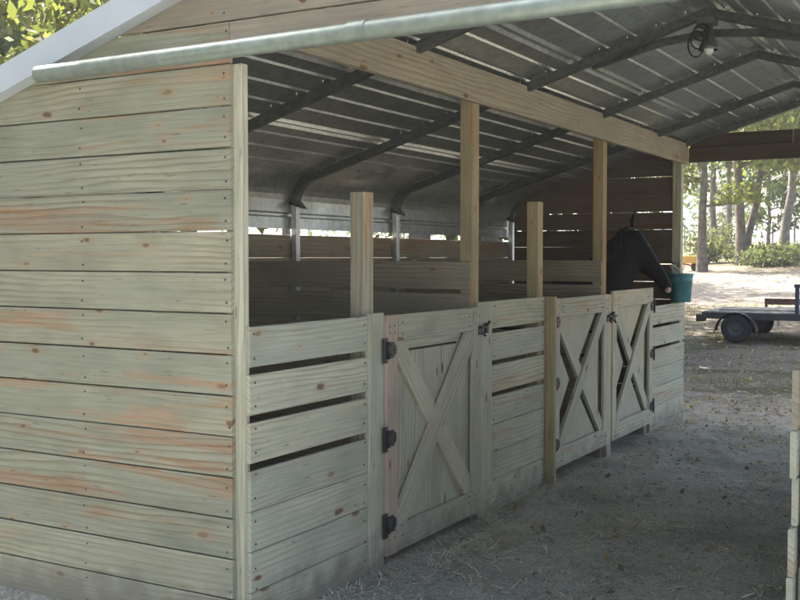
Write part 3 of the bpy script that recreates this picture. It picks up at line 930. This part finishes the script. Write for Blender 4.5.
hpart('snip', mb, M['muzzle'])

# ---------------------------------------------------------------- flatbed trailer
M['trailer'] = plain('trailer_dark_paint', (0.035, 0.035, 0.035), 0.55, 0.4, 6)
M['deck'] = plain('weathered_deck_boards', (0.36, 0.335, 0.295), 0.85, 0.4, 5)
M['rubber'] = plain('tyre_rubber', (0.02, 0.02, 0.022), 0.85, 0.3, 12)
M['rim'] = plain('grey_rim', (0.07, 0.075, 0.08), 0.6, 0.15, 8, metallic=0.3)
M['blue'] = plain('blue_paint', (0.045, 0.05, 0.075), 0.45, 0.15, 6)
M['rust'] = plain('rusty_brown', (0.10, 0.045, 0.03), 0.75, 0.4, 10)
tx0, tx1, ty0, ty1 = -2.00, 2.1, 16.05, 17.95
tg = ground_h(-1, 16.8)
tr = empty('flatbed_trailer', (-1.2, 17.0, tg), 'low flatbed trailer with pale deck and dark side rail parked beyond the barn', 'trailer')
zd = tg + 0.47
mb = MB()
for yy in (ty0, ty1): mb.box(((tx0 + tx1) / 2, yy, zd), (tx1 - tx0, 0.06, 0.12))
for xx in (tx0 + .03, -0.8, 0.6, tx1 - .03): mb.box((xx, (ty0 + ty1) / 2, zd - .01), (0.06, ty1 - ty0 - .06, 0.08))
mb.sweep([(tx1, ty0 + .3, zd), (tx1 + 1.2, (ty0 + ty1) / 2, zd)], 0.04, square=True); mb.sweep([(tx1, ty1 - .3, zd), (tx1 + 1.2, (ty0 + ty1) / 2, zd)], 0.04, square=True)
fix_normals(mb.build('chassis', M['trailer'], tr, bevel=0.006))
mb = MB()
n = 12
for i in range(n):
    wd = (ty1 - ty0 - 0.08) / n
    mb.board((tx0 + .02, ty0 + .04 + i * wd, zd + 0.045), XA, YA, ZA, tx1 - tx0 - .04, wd - 0.008, 0.035)
fix_normals(mb.build('deck', M['deck'], tr))
mb = MB(); mb.box(((-1.25 + tx1) / 2, ty1 + .0, zd + 0.20), (tx1 + 1.25, 0.045, 0.12)); 
for xx in (-1.22, -0.2, 0.9, 2.0): mb.box((xx, ty1, zd + .10), (0.05, 0.05, 0.12))
fix_normals(mb.build('side_rail', M['rust'], tr, bevel=0.005))
mb = MB(); mb.box((tx0 - .04, ty0 + .1, zd - .05), (0.14, 0.22, 0.13)); fix_normals(mb.build('tail_bracket', M['trailer'], tr, bevel=0.01))
for wx, yy, s_ in ((-1.36, ty0 - .10, -1), (-1.36, ty1 + .10, 1)):
    wh = empty('wheel', (wx - tr.location.x, yy - tr.location.y, 0.26), '', ''); 
    for kk in ('label', 'category'):
        if kk in wh: del wh[kk]
    wh.parent = tr; wh['_o'] = (wx, yy, tg + 0.26)
    mb = MB(); mb.lathe((wx, yy, tg + .26), [(0.14, -0.09), (0.22, -0.10), (0.26, -0.075), (0.27, 0), (0.26, 0.075), (0.22, 0.10), (0.14, 0.09), (0.14, -0.09)], 32, axis='Y'); fix_normals(mb.build('tyre', M['rubber'], wh))
    mb = MB(); mb.lathe((wx, yy, tg + .26), [(0, -0.02), (0.05, -0.05), (0.06, -0.02), (0.11, -0.03), (0.135, -0.08), (0.142, -0.08), (0.142, 0.08), (0.135, 0.08), (0.11, 0.03), (0.06, 0.02), (0, 0.03)], 24, axis='Y'); fix_normals(mb.build('rim', M['rim'], wh))
    mb = MB()
    pts = [(wx + 0.36 * math.cos(a), yy, tg + 0.20 + 0.34 * math.sin(a)) for a in [math.pi * i / 12 for i in range(13)]]
    pts = [(p[0], p[1], min(p[2], tg + 0.54)) for p in pts]
    for i in range(12):
        a, b_ = Vector(pts[i]), Vector(pts[i + 1]); y_ = Vector((0, 0.12, 0))
        mb.add([a - y_, b_ - y_, b_ + y_, a + y_] + [p + Vector((0, 0, 0.006)) for p in (a - y_, b_ - y_, b_ + y_, a + y_)], [(0, 1, 2, 3), (7, 6, 5, 4), (0, 4, 5, 1), (2, 6, 7, 3)])
    fix_normals(mb.build('mudguard', M['trailer'], tr))
mb = MB(); mb.box((-0.34, ty0 + .0, zd + 0.30), (0.07, 0.07, 0.48)); mb.box((-0.34, ty0, zd + 0.56), (0.10, 0.10, 0.06)); fix_normals(mb.build('stake_post', M['blue'], tr, bevel=0.006))

# weathered planks lying loose on the deck
for (px0, py0, ln_, rz_, lb) in [(-1.75, 16.30, 2.6, 2, 'weathered pale plank nearest the front edge of the trailer deck'),
                                 (-1.55, 16.62, 3.0, -3, 'weathered pale plank lying slightly askew in the middle of the trailer deck'),
                                 (-1.85, 17.02, 2.8, 1, 'weathered pale plank behind the askew one on the trailer deck'),
                                 (-0.95, 17.40, 2.7, -1, 'weathered pale plank beside the dark rail of the trailer')]:
    mb = MB(); mb.board((0, 0, 0), XA, YA, ZA, ln_, 0.235, 0.038, c=0.004)
    o = fix_normals(mb.build('loose_plank', M['deck'])); o.location = (px0, py0, zd + 0.083); o.rotation_euler[2] = R(rz_)
    tag(o, lb, 'plank', 'loose planks on the trailer')

# ---------------------------------------------------------------- foliage builder
M['bark'] = plain('grey_bark', (0.14, 0.125, 0.105), 0.95, 0.45, 5, spec=0.1, bump=0.8)
M['bark2'] = plain('pale_bark', (0.21, 0.20, 0.175), 0.95, 0.4, 5, spec=0.1, bump=0.8)
M['leafy'] = leafmat('leaves_yellow_green', (0.09, 0.11, 0.035), (0.16, 0.18, 0.06), (0.27, 0.25, 0.10))
M['leafg'] = leafmat('leaves_green', (0.05, 0.075, 0.03), (0.09, 0.12, 0.045), (0.17, 0.18, 0.07))
M['leafd'] = leafmat('leaves_olive', (0.07, 0.085, 0.05), (0.11, 0.125, 0.07), (0.19, 0.18, 0.10))
nr = np.random.RandomState(5)

def leaf_mesh(name, centers, size, mat, off, droop=0.0):
    """one small folded leaf spray per centre: a diamond quad"""
    n = len(centers)
    d1 = nr.normal(size=(n, 3)); d1[:, 2] -= droop; d1 /= np.linalg.norm(d1, axis=1)[:, None]
    d2 = nr.normal(size=(n, 3)); d2 -= (d2 * d1).sum(1)[:, None] * d1; d2 /= np.linalg.norm(d2, axis=1)[:, None]
    s = size * nr.uniform(0.6, 1.35, (n, 1))
    C = centers - np.array(off)
    v = np.stack([C - d1 * s, C + d2 * s * 0.5 + d1 * s * 0.1, C + d1 * s, C - d2 * s * 0.5 + d1 * s * 0.1], 1).reshape(-1, 3)
    me = bpy.data.meshes.new(name)
    me.vertices.add(4 * n); me.vertices.foreach_set('co', v.astype(np.float32).ravel())
    me.loops.add(4 * n); me.loops.foreach_set('vertex_index', np.arange(4 * n, dtype=np.int32))
    me.polygons.add(n); me.polygons.foreach_set('loop_start', np.arange(0, 4 * n, 4, dtype=np.int32))
    me.polygons.foreach_set('loop_total', np.full(n, 4, dtype=np.int32))
    a = me.attributes.new('rnd', 'FLOAT', 'POINT')
    a.data.foreach_set('value', np.repeat(nr.beta(2, 2.2, n), 4).astype(np.float32))
    me.materials.append(mat); me.update(); me.validate()
    return me

def tree(x, y, h, r, tr_, z0, nleaf, size, mat, label, group, lean=(0, 0), bark='bark', forkh=None, name='broadleaf_tree', parent_only_trunk=False):
    g = ground_h(x, y)
    root = empty(name, (x, y, g), label, 'tree', group)
    mb = MB()
    top = Vector((x + lean[0], y + lean[1], g + h * 0.86))
    base = Vector((x, y, g - 0.15))
    P = []; Rr = []
    for i in range(9):
        f = i / 8
        w_ = Vector((rng.uniform(-1, 1), rng.uniform(-1, 1), 0)) * 0.05 * h * 0.12
        P.append(base.lerp(top, f) + w_ * (1 if i else 0)); Rr.append(tr_ * (1.35 if i == 0 else 1) * (1 - 0.85 * f))
    mb.sweep(P, Rr, n=10, up=(1, 0, 0))
    tips = []
    nl = 11
    for i in range(nl):
        f = (z0 / h) * 0.8 + (0.95 - (z0 / h) * 0.8) * (i + rng.random()) / nl
        b_ = base.lerp(top, min(f, 0.98))
        a = rng.uniform(0, 6.28) if i else 0
        rr = r * (0.55 + 0.45 * math.sin(math.pi * min(1, (f - z0 / h * .8) / (1.001 - z0 / h * .8)) ** 0.8)) * rng.uniform(0.7, 1.1)
        e = b_ + Vector((math.cos(a) * rr, math.sin(a) * rr, rr * rng.uniform(0.1, 0.6)))
        mid = b_.lerp(e, 0.5) + Vector((0, 0, -0.06 * rr))
        br = tr_ * (1 - 0.8 * f) * 0.45
        mb.sweep([b_, mid, e], [br, br * 0.6, br * 0.15], n=6, up=(0.3, 0.2, 1))
        tips.append((e, rr * 0.42)); tips.append((mid + Vector((0, 0, 0.1 * rr)), rr * 0.34))
        for q in range(2):
            t2 = mid + Vector((rng.uniform(-1, 1), rng.uniform(-1, 1), rng.uniform(-.2, .8))) * rr * 0.5
            mb.sweep([mid, mid.lerp(t2, .5) + Vector((0, 0, .03 * rr)), t2], [br * 0.5, br * 0.3, br * 0.08], n=5, up=(0.3, 0.2, 1))
            tips.append((t2, rr * 0.34))
    mb.build('trunk', M[bark], root)
    # leaf clumps
    cs = []
    for (c_, cr) in tips:
        k_ = 6
        for j in range(k_):
            q = Vector((rng.gauss(0, 1), rng.gauss(0, 1), rng.gauss(0, .7))) * cr * 0.55 + c_
            m_n = max(3, int(nleaf / (len(tips) * k_)))
            cs.append(np.array(q)[None, :] + nr.normal(size=(m_n, 3)) * cr * 0.26)
    C = np.concatenate(cs)
    C = C[C[:, 2] > g + z0 * 0.75]
    C = C[~((C[:, 0] > -2.2) & (C[:, 1] < 13) & (C[:, 1] > 5) & (C[:, 0] < 5))]      # branches cut back from the barn roof
    me = leaf_mesh('crown', C, size, mat, (x, y, g), droop=0.3)
    o = bpy.data.objects.new('crown', me); col.objects.link(o); o.parent = root
    return root

def bush(x, y, r, h, n, size, mat, label, group):
    g = ground_h(x, y)
    root = empty('bush', (x, y, g), label, 'bush', group)
    mb = MB(); cs = []
    for i in range(9):
        a = rng.uniform(0, 6.28); rr = r * rng.uniform(0.2, 0.9)
        e = Vector((x + math.cos(a) * rr, y + math.sin(a) * rr, g + h * rng.uniform(0.45, 0.95)))
        b0 = Vector((x + math.cos(a) * rr * .15, y + math.sin(a) * rr * .15, g - .05))
        mb.sweep([b0, b0.lerp(e, .5) + Vector((0, 0, .05)), e], [0.025, 0.016, 0.004], n=5, up=(1, 0, 0))
        cs.append(np.array(e)[None, :] + nr.normal(size=(n // 18, 3)) * np.array([r * .3, r * .3, h * .2]))
        m_ = b0.lerp(e, .55)
        cs.append(np.array(m_)[None, :] + nr.normal(size=(n // 18, 3)) * np.array([r * .3, r * .3, h * .22]))
    C = np.concatenate(cs); C = C[C[:, 2] > g + .02]
    mb.build('stem', M['bark'], root)
    me = leaf_mesh('foliage', C, size, mat, (x, y, g))
    o = bpy.data.objects.new('foliage', me); col.objects.link(o); o.parent = root
    return root

# the yard seen through the far opening: u is the picture column (800 wide), d the distance along +Y from the camera
CXY = Vector((2.795, -3.541))
def at(u, d):
    a = math.atan((u - 400) / 1052.9)
    ang = R(29.78) - a
    return (CXY.x - math.tan(ang) * d, CXY.y + d)
GT = 'trees in the yard beyond the barn'
x, y = at(741, 44); tree(x, y, 13, 3.6, 0.23, 4.9, 4600, 0.13, M['leafy'], 'left trunk of the pair splitting low, mossy green, in front of the white building', GT, lean=(-0.5, 0))
x, y = at(743.5, 44.3); tree(x, y, 12, 3.2, 0.18, 5.0, 3800, 0.13, M['leafg'], 'thin dark trunk leaning right out of the low-splitting pair', GT, lean=(1.6, 0.3))
x, y = at(783, 47); tree(x, y, 14, 3.8, 0.22, 5.4, 4200, 0.13, M['leafy'], 'grey trunk in front of the white building, leaning slightly right', GT, lean=(1.0, 0), bark='bark2')
x, y = at(702, 40); tree(x, y, 11, 3.2, 0.19, 3.4, 6500, 0.12, M['leafy'], 'leafy yellow-green tree just beside the far post of the stalls', GT, lean=(0.1, 0))
x, y = at(712, 52); tree(x, y, 13, 3.6, 0.18, 4.2, 5500, 0.15, M['leafg'], 'green tree behind the yellow-green one at the left of the opening', GT)
x, y = at(728, 62); tree(x, y, 15, 4.4, 0.2, 6.0, 5200, 0.18, M['leafy'], 'tall yellow-green tree far back between the trunks', GT)
x, y = at(768, 60); tree(x, y, 8, 2.0, 0.12, 1.2, 2600, 0.14, M['leafg'], 'small dark green tree at the corner of the white building', GT)
x, y = at(806, 56); tree(x, y, 13, 4.0, 0.2, 4.0, 5200, 0.16, M['leafg'], 'green tree at the right edge beyond the barn', GT)
x, y = at(830, 40); tree(x, y, 12, 4.0, 0.2, 4.0, 5000, 0.15, M['leafy'], 'yellow-green tree outside the right edge beyond the barn', GT)
# trees that shade the yard from the left (the sun side)
GL = 'trees standing to the left of the barn'
lt = [(-4.6, 12.6, 10, 3.6, 'leafg', 'green tree right behind the far end of the stalls'),
      (-5.2, 19.0, 11, 3.9, 'leafg', 'green tree to the left of the trailer'),
      (-3.4, 15.2, 12, 3.0, 'leafg', 'slim tall tree between barn and trailer, hidden by the stalls'),
      (-4.3, 9.2, 11, 2.9, 'leafg', 'green tree close behind the back wall of the far stall'),
      (-6.5, 15.5, 10, 3.6, 'leafg', 'tall green tree behind the far left corner of the barn'),
      (-10.5, 11.5, 11, 4.0, 'leafy', 'yellow-green tree left of the barn, behind the stalls'),
      (-9.5, 20.5, 12, 4.2, 'leafg', 'tall green tree farther back to the left of the trailer'),
      (-13.0, 6.0, 9.5, 3.8, 'leafy', 'yellow-green tree showing above the roof edge at the left'),
      (-18.0, 12.5, 12, 4.6, 'leafg', 'green tree filling the corner above the roof at the left'),
      (-15.5, 19.5, 12, 4.4, 'leafy', 'yellow-green tree deep in the woods at the left'),
      (-22, 6.5, 12, 5, 'leafd', 'olive green tree far to the left of the barn'),
      (-21, 17.5, 13, 5, 'leafg', 'broad green tree behind the trees left of the barn'),
      (-27, 10.5, 14, 5.2, 'leafd', 'tall olive tree far beyond the left roof edge'),
      (-25, 17, 13, 5, 'leafy', 'tall yellow-green tree at the back of the left woods'),
      (-12, 29, 13, 4.6, 'leafg', 'green tree behind the driveway at the left'),
      (-20, 28, 13, 5, 'leafy', 'yellow-green tree behind the left woods'),
      (-8.6, -1.6, 10, 3.8, 'leafg', 'unseen green tree added for shade left of the near end wall'),  # this and the next four are unseen, added to dim the near wall
      (-5.5, -8.0, 11, 4.0, 'leafy', 'unseen yellow-green tree added for shade behind the viewer to the left'),
      (0.5, -11.0, 12, 4.4, 'leafg', 'unseen green tree added for shade behind the viewer'),
      (10.0, -13.0, 11, 4.2, 'leafy', 'unseen yellow-green tree added for shade behind the viewer to the right'),
      (-12.5, -8.0, 12, 4.6, 'leafg', 'unseen large green tree added for shade far behind the viewer to the left'),
      (-30, 3, 12, 5, 'leafg', 'green tree at the far left beyond the picture edge')]
for (x, y, h, r_, mt, lb) in lt:
    tree(x, y, h, r_, 0.19, h * (0.48 if (x > -6 and y > 8) else 0.26), (11000 if x > -6 and y > 8 else 12000) if y < 16 else (2200 if x > -6 else 6000), 0.12 if x > -6 else 0.15, M[mt], lb, GL, lean=(rng.uniform(-.6, .6), rng.uniform(-.6, .6)))
tree(8.5, 22, 12, 4.2, 0.2, 4.0, 4000, 0.15, M['leafg'], 'green tree outside the picture to the right of the driveway', GT)
tree(11, 10, 12, 4.2, 0.2, 4.0, 4000, 0.15, M['leafy'], 'yellow-green tree outside the picture to the right of the barn', GT)

GB = 'bushes along the edge of the yard'
for (u, d, r_, h, mt, lb) in [(705, 46, 1.1, 1.3, 'leafd', 'grey-green bush at the foot of the leafy tree by the far post'),
                              (722, 54, 1.4, 1.6, 'leafd', 'olive bush between the left trees beyond the barn'),
                              (757, 47, 1.5, 0.6, 'leafd', 'low green bush right of the split trunk'),
                              (777, 46, 1.6, 0.55, 'leafd', 'low green bush under the grey trunk'),
                              (797, 45, 1.5, 0.6, 'leafd', 'low olive bush at the right edge of the yard'),
                              (765, 43, 1.3, 0.55, 'leafd', 'flat bush nearest the driveway below the white building')]:
    x, y = at(u, d); bush(x, y, r_, h, 1600, 0.09, M[mt], lb, GB)

# distant woods as one mass
cs = []
for i in range(560):
    a = rng.uniform(-0.10, 1.25); d = rng.uniform(78, 120)
    cx_, cy_ = 2.8 - math.sin(a) * d, -3.5 + math.cos(a) * d
    if -26 < cx_ < -6 and cy_ < 84: continue
    g = ground_h(cx_, cy_)
    zz = rng.uniform(0, 1) ** 0.8 * 13
    cs.append(np.array([cx_, cy_, g + zz])[None, :] + nr.normal(size=(110, 3)) * np.array([1.7, 1.7, 1.2]))
C = np.concatenate(cs)
me = leaf_mesh('distant_woods', C, 0.30, M['leafg'], (0, 0, 0))
o = bpy.data.objects.new('distant_woods', me); col.objects.link(o)
tag(o, 'distant green woods behind the yard', 'woods', kind='stuff')

# ---------------------------------------------------------------- white building far back
M['wsiding'] = plain('white_metal_siding', (0.82, 0.82, 0.82), 0.5, 0.04, 1)
M['wroof'] = plain('pale_metal_roof', (0.72, 0.74, 0.75), 0.4, 0.05, 1)
M['wdoor'] = plain('grey_door', (0.35, 0.36, 0.36), 0.5, 0.1, 1)
wx0, wy0 = at(763, 66)
g = ground_h(wx0, wy0)
wb = empty('white_shed', (wx0, wy0, g), 'bright white shed with a gabled front behind the trees beyond the barn', 'shed')
W_ = 9.0; he, hr_ = 3.4, 5.2
fd = Vector((math.cos(R(-33)), math.sin(R(-33)), 0))      # along the front
bd = Vector((-fd.y, fd.x, 0))                              # into the building
def SP(a, b_, z): p = Vector((wx0, wy0, 0)) + fd * a + bd * b_; return (p.x, p.y, g + z)
mb = MB()
mb.prism([SP(0, 0, -.5), SP(W_, 0, -.5), SP(W_, 0, he), SP(W_ / 2, 0, hr_), SP(0, 0, he)], bd, 12)
for i in range(18):
    a = 0.25 + i * 0.5
    mb.prism([SP(a, -.03, 0), SP(a + .05, -.03, 0), SP(a + .05, -.03, he), SP(a, -.03, he)], bd, .028)
fix_normals(mb.build('wall', M['wsiding'], wb))
mb = MB()
for a0, a1 in ((-.35, W_ / 2), (W_ + .35, W_ / 2)):
    za = he - (hr_ - he) * 0.35 / (W_ / 2)
    mb.prism([SP(a0, -.4, za + .03), SP(a1, -.4, hr_ + .03), SP(a1, -.4, hr_ + .14), SP(a0, -.4, za + .14)], bd, 12.8)
fix_normals(mb.build('roof', M['wroof'], wb))
mb = MB(); mb.prism([SP(5.2, -.06, 0), SP(7.6, -.06, 0), SP(7.6, -.06, 2.2), SP(5.2, -.06, 2.2)], bd, .055); fix_normals(mb.build('door', M['wdoor'], wb))

# ---------------------------------------------------------------- yellow toy far off
M['yel'] = plain('yellow_plastic', (0.60, 0.36, 0.08), 0.45, 0.1, 3)
M['red'] = plain('dark_red_plastic', (0.30, 0.04, 0.05), 0.45, 0.1, 3)
x, y = at(690.5, 41); g = ground_h(x, y)
wbw = empty('wheelbarrow', (x, y, g), 'small yellow and orange cart far off beside the far post', 'cart')
mb = MB()
mb.prism([(x - .42, y - .3, g + .62), (x - .30, y - .3, g + .32), (x + .28, y - .3, g + .32), (x + .48, y - .3, g + .62)], YA, 0.6)
fix_normals(mb.build('tray', M['yel'], wbw, bevel=0.03))
mb = MB(); mb.lathe((x + .2, y - .05, g + .19), [(0, 0), (0.16, 0), (0.19, 0.03), (0.19, 0.08), (0.16, 0.11), (0, 0.11)], 20, axis='Y'); fix_normals(mb.build('wheel', M['rubber'], wbw))
mb = MB()
for dy in (-.25, .25):
    mb.sweep([(x + .25, y, g + .2), (x - .3, y + dy, g + .3), (x - .95, y + dy, g + .55)], 0.02, n=8)
    mb.sweep([(x - .3, y + dy, g + .3), (x - .38, y + dy, g - .02)], 0.018, n=8)
fix_normals(mb.build('frame', M['red'], wbw))

# ---------------------------------------------------------------- wire fence at the back of the yard
fn_ = empty('wire_fence', (*at(745, 57), 0), 'thin wire fence crossing the back of the yard', 'fence')
px_ = []
for i in range(12):
    u = 640 + i * 22
    x, y = at(u, 57); g = ground_h(x, y); px_.append((x, y, g))
    mb = MB(); mb.sweep([(x, y, g - .1), (x, y, g + 1.5)], 0.035, n=8, up=(1, 0, 0)); mb.build('fence_post', M['tube'], fn_)
for hh in (1.45, 1.1, 0.75, 0.4):
    mb = MB(); mb.sweep([(p[0], p[1], p[2] + hh) for p in px_], 0.012, n=5, up=(0, 0, 1)); mb.build('wire', M['tube'], fn_)

# ---------------------------------------------------------------- hay, leaves, grass
M['hay'] = plain('hay_straw', (0.55, 0.51, 0.40), 0.8, 0.3, 2, spec=0.2)
M['dead'] = leafmat('dead_leaves', (0.14, 0.09, 0.055), (0.27, 0.20, 0.13), (0.48, 0.42, 0.33))
M['grass'] = leafmat('thin_grass', (0.08, 0.09, 0.04), (0.13, 0.14, 0.07), (0.24, 0.22, 0.13))
def scatter(name, pts, lw, mat, label, cat, flat=0.25, up=0.0):
    n = len(pts)
    a = nr.uniform(0, 2 * math.pi, n)
    ln = lw[0] * nr.uniform(0.4, 1.4, n); wd = lw[1] * nr.uniform(0.6, 1.3, n)
    tilt = nr.normal(0, flat, n) + up
    d = np.stack([np.cos(a) * np.cos(tilt), np.sin(a) * np.cos(tilt), np.abs(np.sin(tilt))], 1)
    s = np.stack([-np.sin(a), np.cos(a), nr.normal(0, .25, n)], 1)
    z = np.array([ground_h(p[0], p[1]) for p in pts]) + 0.004
    c = np.stack([pts[:, 0], pts[:, 1], z], 1)
    v = np.stack([c - s * wd[:, None] / 2, c + d * ln[:, None] - s * wd[:, None] * .3, c + d * ln[:, None] * 1.05 + s * wd[:, None] * .3, c + s * wd[:, None] / 2], 1).reshape(-1, 3)
    me = bpy.data.meshes.new(name)
    me.vertices.add(4 * n); me.vertices.foreach_set('co', v.astype(np.float32).ravel())
    me.loops.add(4 * n); me.loops.foreach_set('vertex_index', np.arange(4 * n, dtype=np.int32))
    me.polygons.add(n); me.polygons.foreach_set('loop_start', np.arange(0, 4 * n, 4, dtype=np.int32)); me.polygons.foreach_set('loop_total', np.full(n, 4, dtype=np.int32))
    at_ = me.attributes.new('rnd', 'FLOAT', 'POINT'); at_.data.foreach_set('value', np.repeat(nr.uniform(0, 1, n), 4).astype(np.float32))
    me.materials.append(mat); me.update(); me.validate()
    o = bpy.data.objects.new(name, me); col.objects.link(o)
    return tag(o, label, cat, kind='stuff')
# hay: thin everywhere in the aisle, thicker in drifts along the stall fronts
H = [np.stack([nr.uniform(0.03, 2.9, 15000), nr.uniform(-2, 9.5, 15000)], 1)]
for (hx, hy, sx_, sy_, k_) in [(0.32, 1.75, 0.12, 0.24, 2600), (0.75, 2.5, 0.25, 0.3, 500), (1.3, 4.6, 0.35, 0.5, 700), (0.12, 2.9, 0.07, 0.5, 500), (0.10, 6.4, 0.10, 0.6, 900), (0.14, 0.6, 0.08, 0.4, 350), (0.15, 4.6, 0.1, 0.7, 450)]:
    H.append(np.stack([np.abs(nr.normal(0, sx_, k_)) + 0.03 + (hx - .12 if hx > .2 else 0), nr.normal(hy, sy_, k_)], 1))
H.append(np.stack([nr.uniform(-1.75, -0.1, 4000), nr.uniform(0.1, 6.9, 4000)], 1))
H = np.concatenate(H)
scatter('scattered_hay', H, (0.05, 0.005), M['hay'], 'loose hay scattered on the dirt along the stall fronts', 'hay')
# clods and pebbles trodden into the aisle
mb = MB()
for i in range(1500):
    x, y = rng.uniform(0.1, 2.6), rng.uniform(-1.5, 9.0)
    r_ = rng.choice([0.004, 0.006, 0.008, 0.012]) * rng.uniform(0.7, 1.3)
    z = ground_h(x, y)
    vs = [Vector((x, y, z + r_ * .3)) + Vector(v) * r_ * rng.uniform(.7, 1.3) for v in ((1, 0, 0), (0, 1, 0), (-1, 0, 0), (0, -1, 0), (0, 0, .9), (0, 0, -1))]
    mb.add(vs, [(0, 1, 4), (1, 2, 4), (2, 3, 4), (3, 0, 4), (1, 0, 5), (2, 1, 5), (3, 2, 5), (0, 3, 5)])
M['clod'] = plain('dirt_clod', (0.30, 0.28, 0.22), 0.9, 0.6, 3)
tag(mb.build('clods', M['clod']), 'small clods and pebbles on the aisle dirt', 'clods', kind='stuff')
# leaves outside
Lp = np.concatenate([np.stack([nr.uniform(0.1, 2.6, 700), 9 - np.abs(nr.normal(0, 4.2, 700))], 1), np.stack([nr.uniform(-6, 6, 14000), nr.uniform(7.5, 24, 14000)], 1), np.stack([nr.uniform(-16, 2, 14000), nr.uniform(22, 55, 14000)], 1), np.stack([nr.uniform(-9, -2, 5000), nr.uniform(-3, 8, 5000)], 1)])
scatter('leaf_litter', Lp, (0.045, 0.03), M['dead'], 'dry fallen leaves on the ground beyond the barn', 'leaves', flat=0.4)
gpts = []
for i in range(150):
    cx_, cy_ = rng.uniform(-7, 5), rng.uniform(9, 24)
    if noise.noise(Vector((cx_ * .3, cy_ * .3, 7))) < 0.0: continue
    gpts.append(np.stack([nr.normal(cx_, .25, 90), nr.normal(cy_, .25, 90)], 1))
scatter('thin_grass', np.concatenate(gpts), (0.055, 0.005), M['grass'], 'thin grass in patches around the trailer', 'grass', flat=0.3, up=1.2)
for o in bpy.data.objects:
    if '_o' in o: pass
for o in list(bpy.data.objects):
    if '_o' in o: del o['_o']

# ---------------------------------------------------------------- added thin haze volume, washes out the distance and lifts the darks
hm = bpy.data.materials.new('haze_air'); hm.use_nodes = True
ht = hm.node_tree; ht.nodes.clear()
ho_ = ht.nodes.new('ShaderNodeOutputMaterial'); hv = ht.nodes.new('ShaderNodeVolumePrincipled')
hv.inputs['Color'].default_value = (0.9, 0.93, 0.96, 1); hv.inputs['Density'].default_value = 0.0013; hv.inputs['Anisotropy'].default_value = 0.3
ht.links.new(hv.outputs[0], ho_.inputs['Volume'])
mb = MB(); mb.box((0, 0, 14.5), (2200, 2200, 35))
o = mb.build('haze', hm); tag(o, 'added thin pale haze volume washing out the distance', kind='stuff')
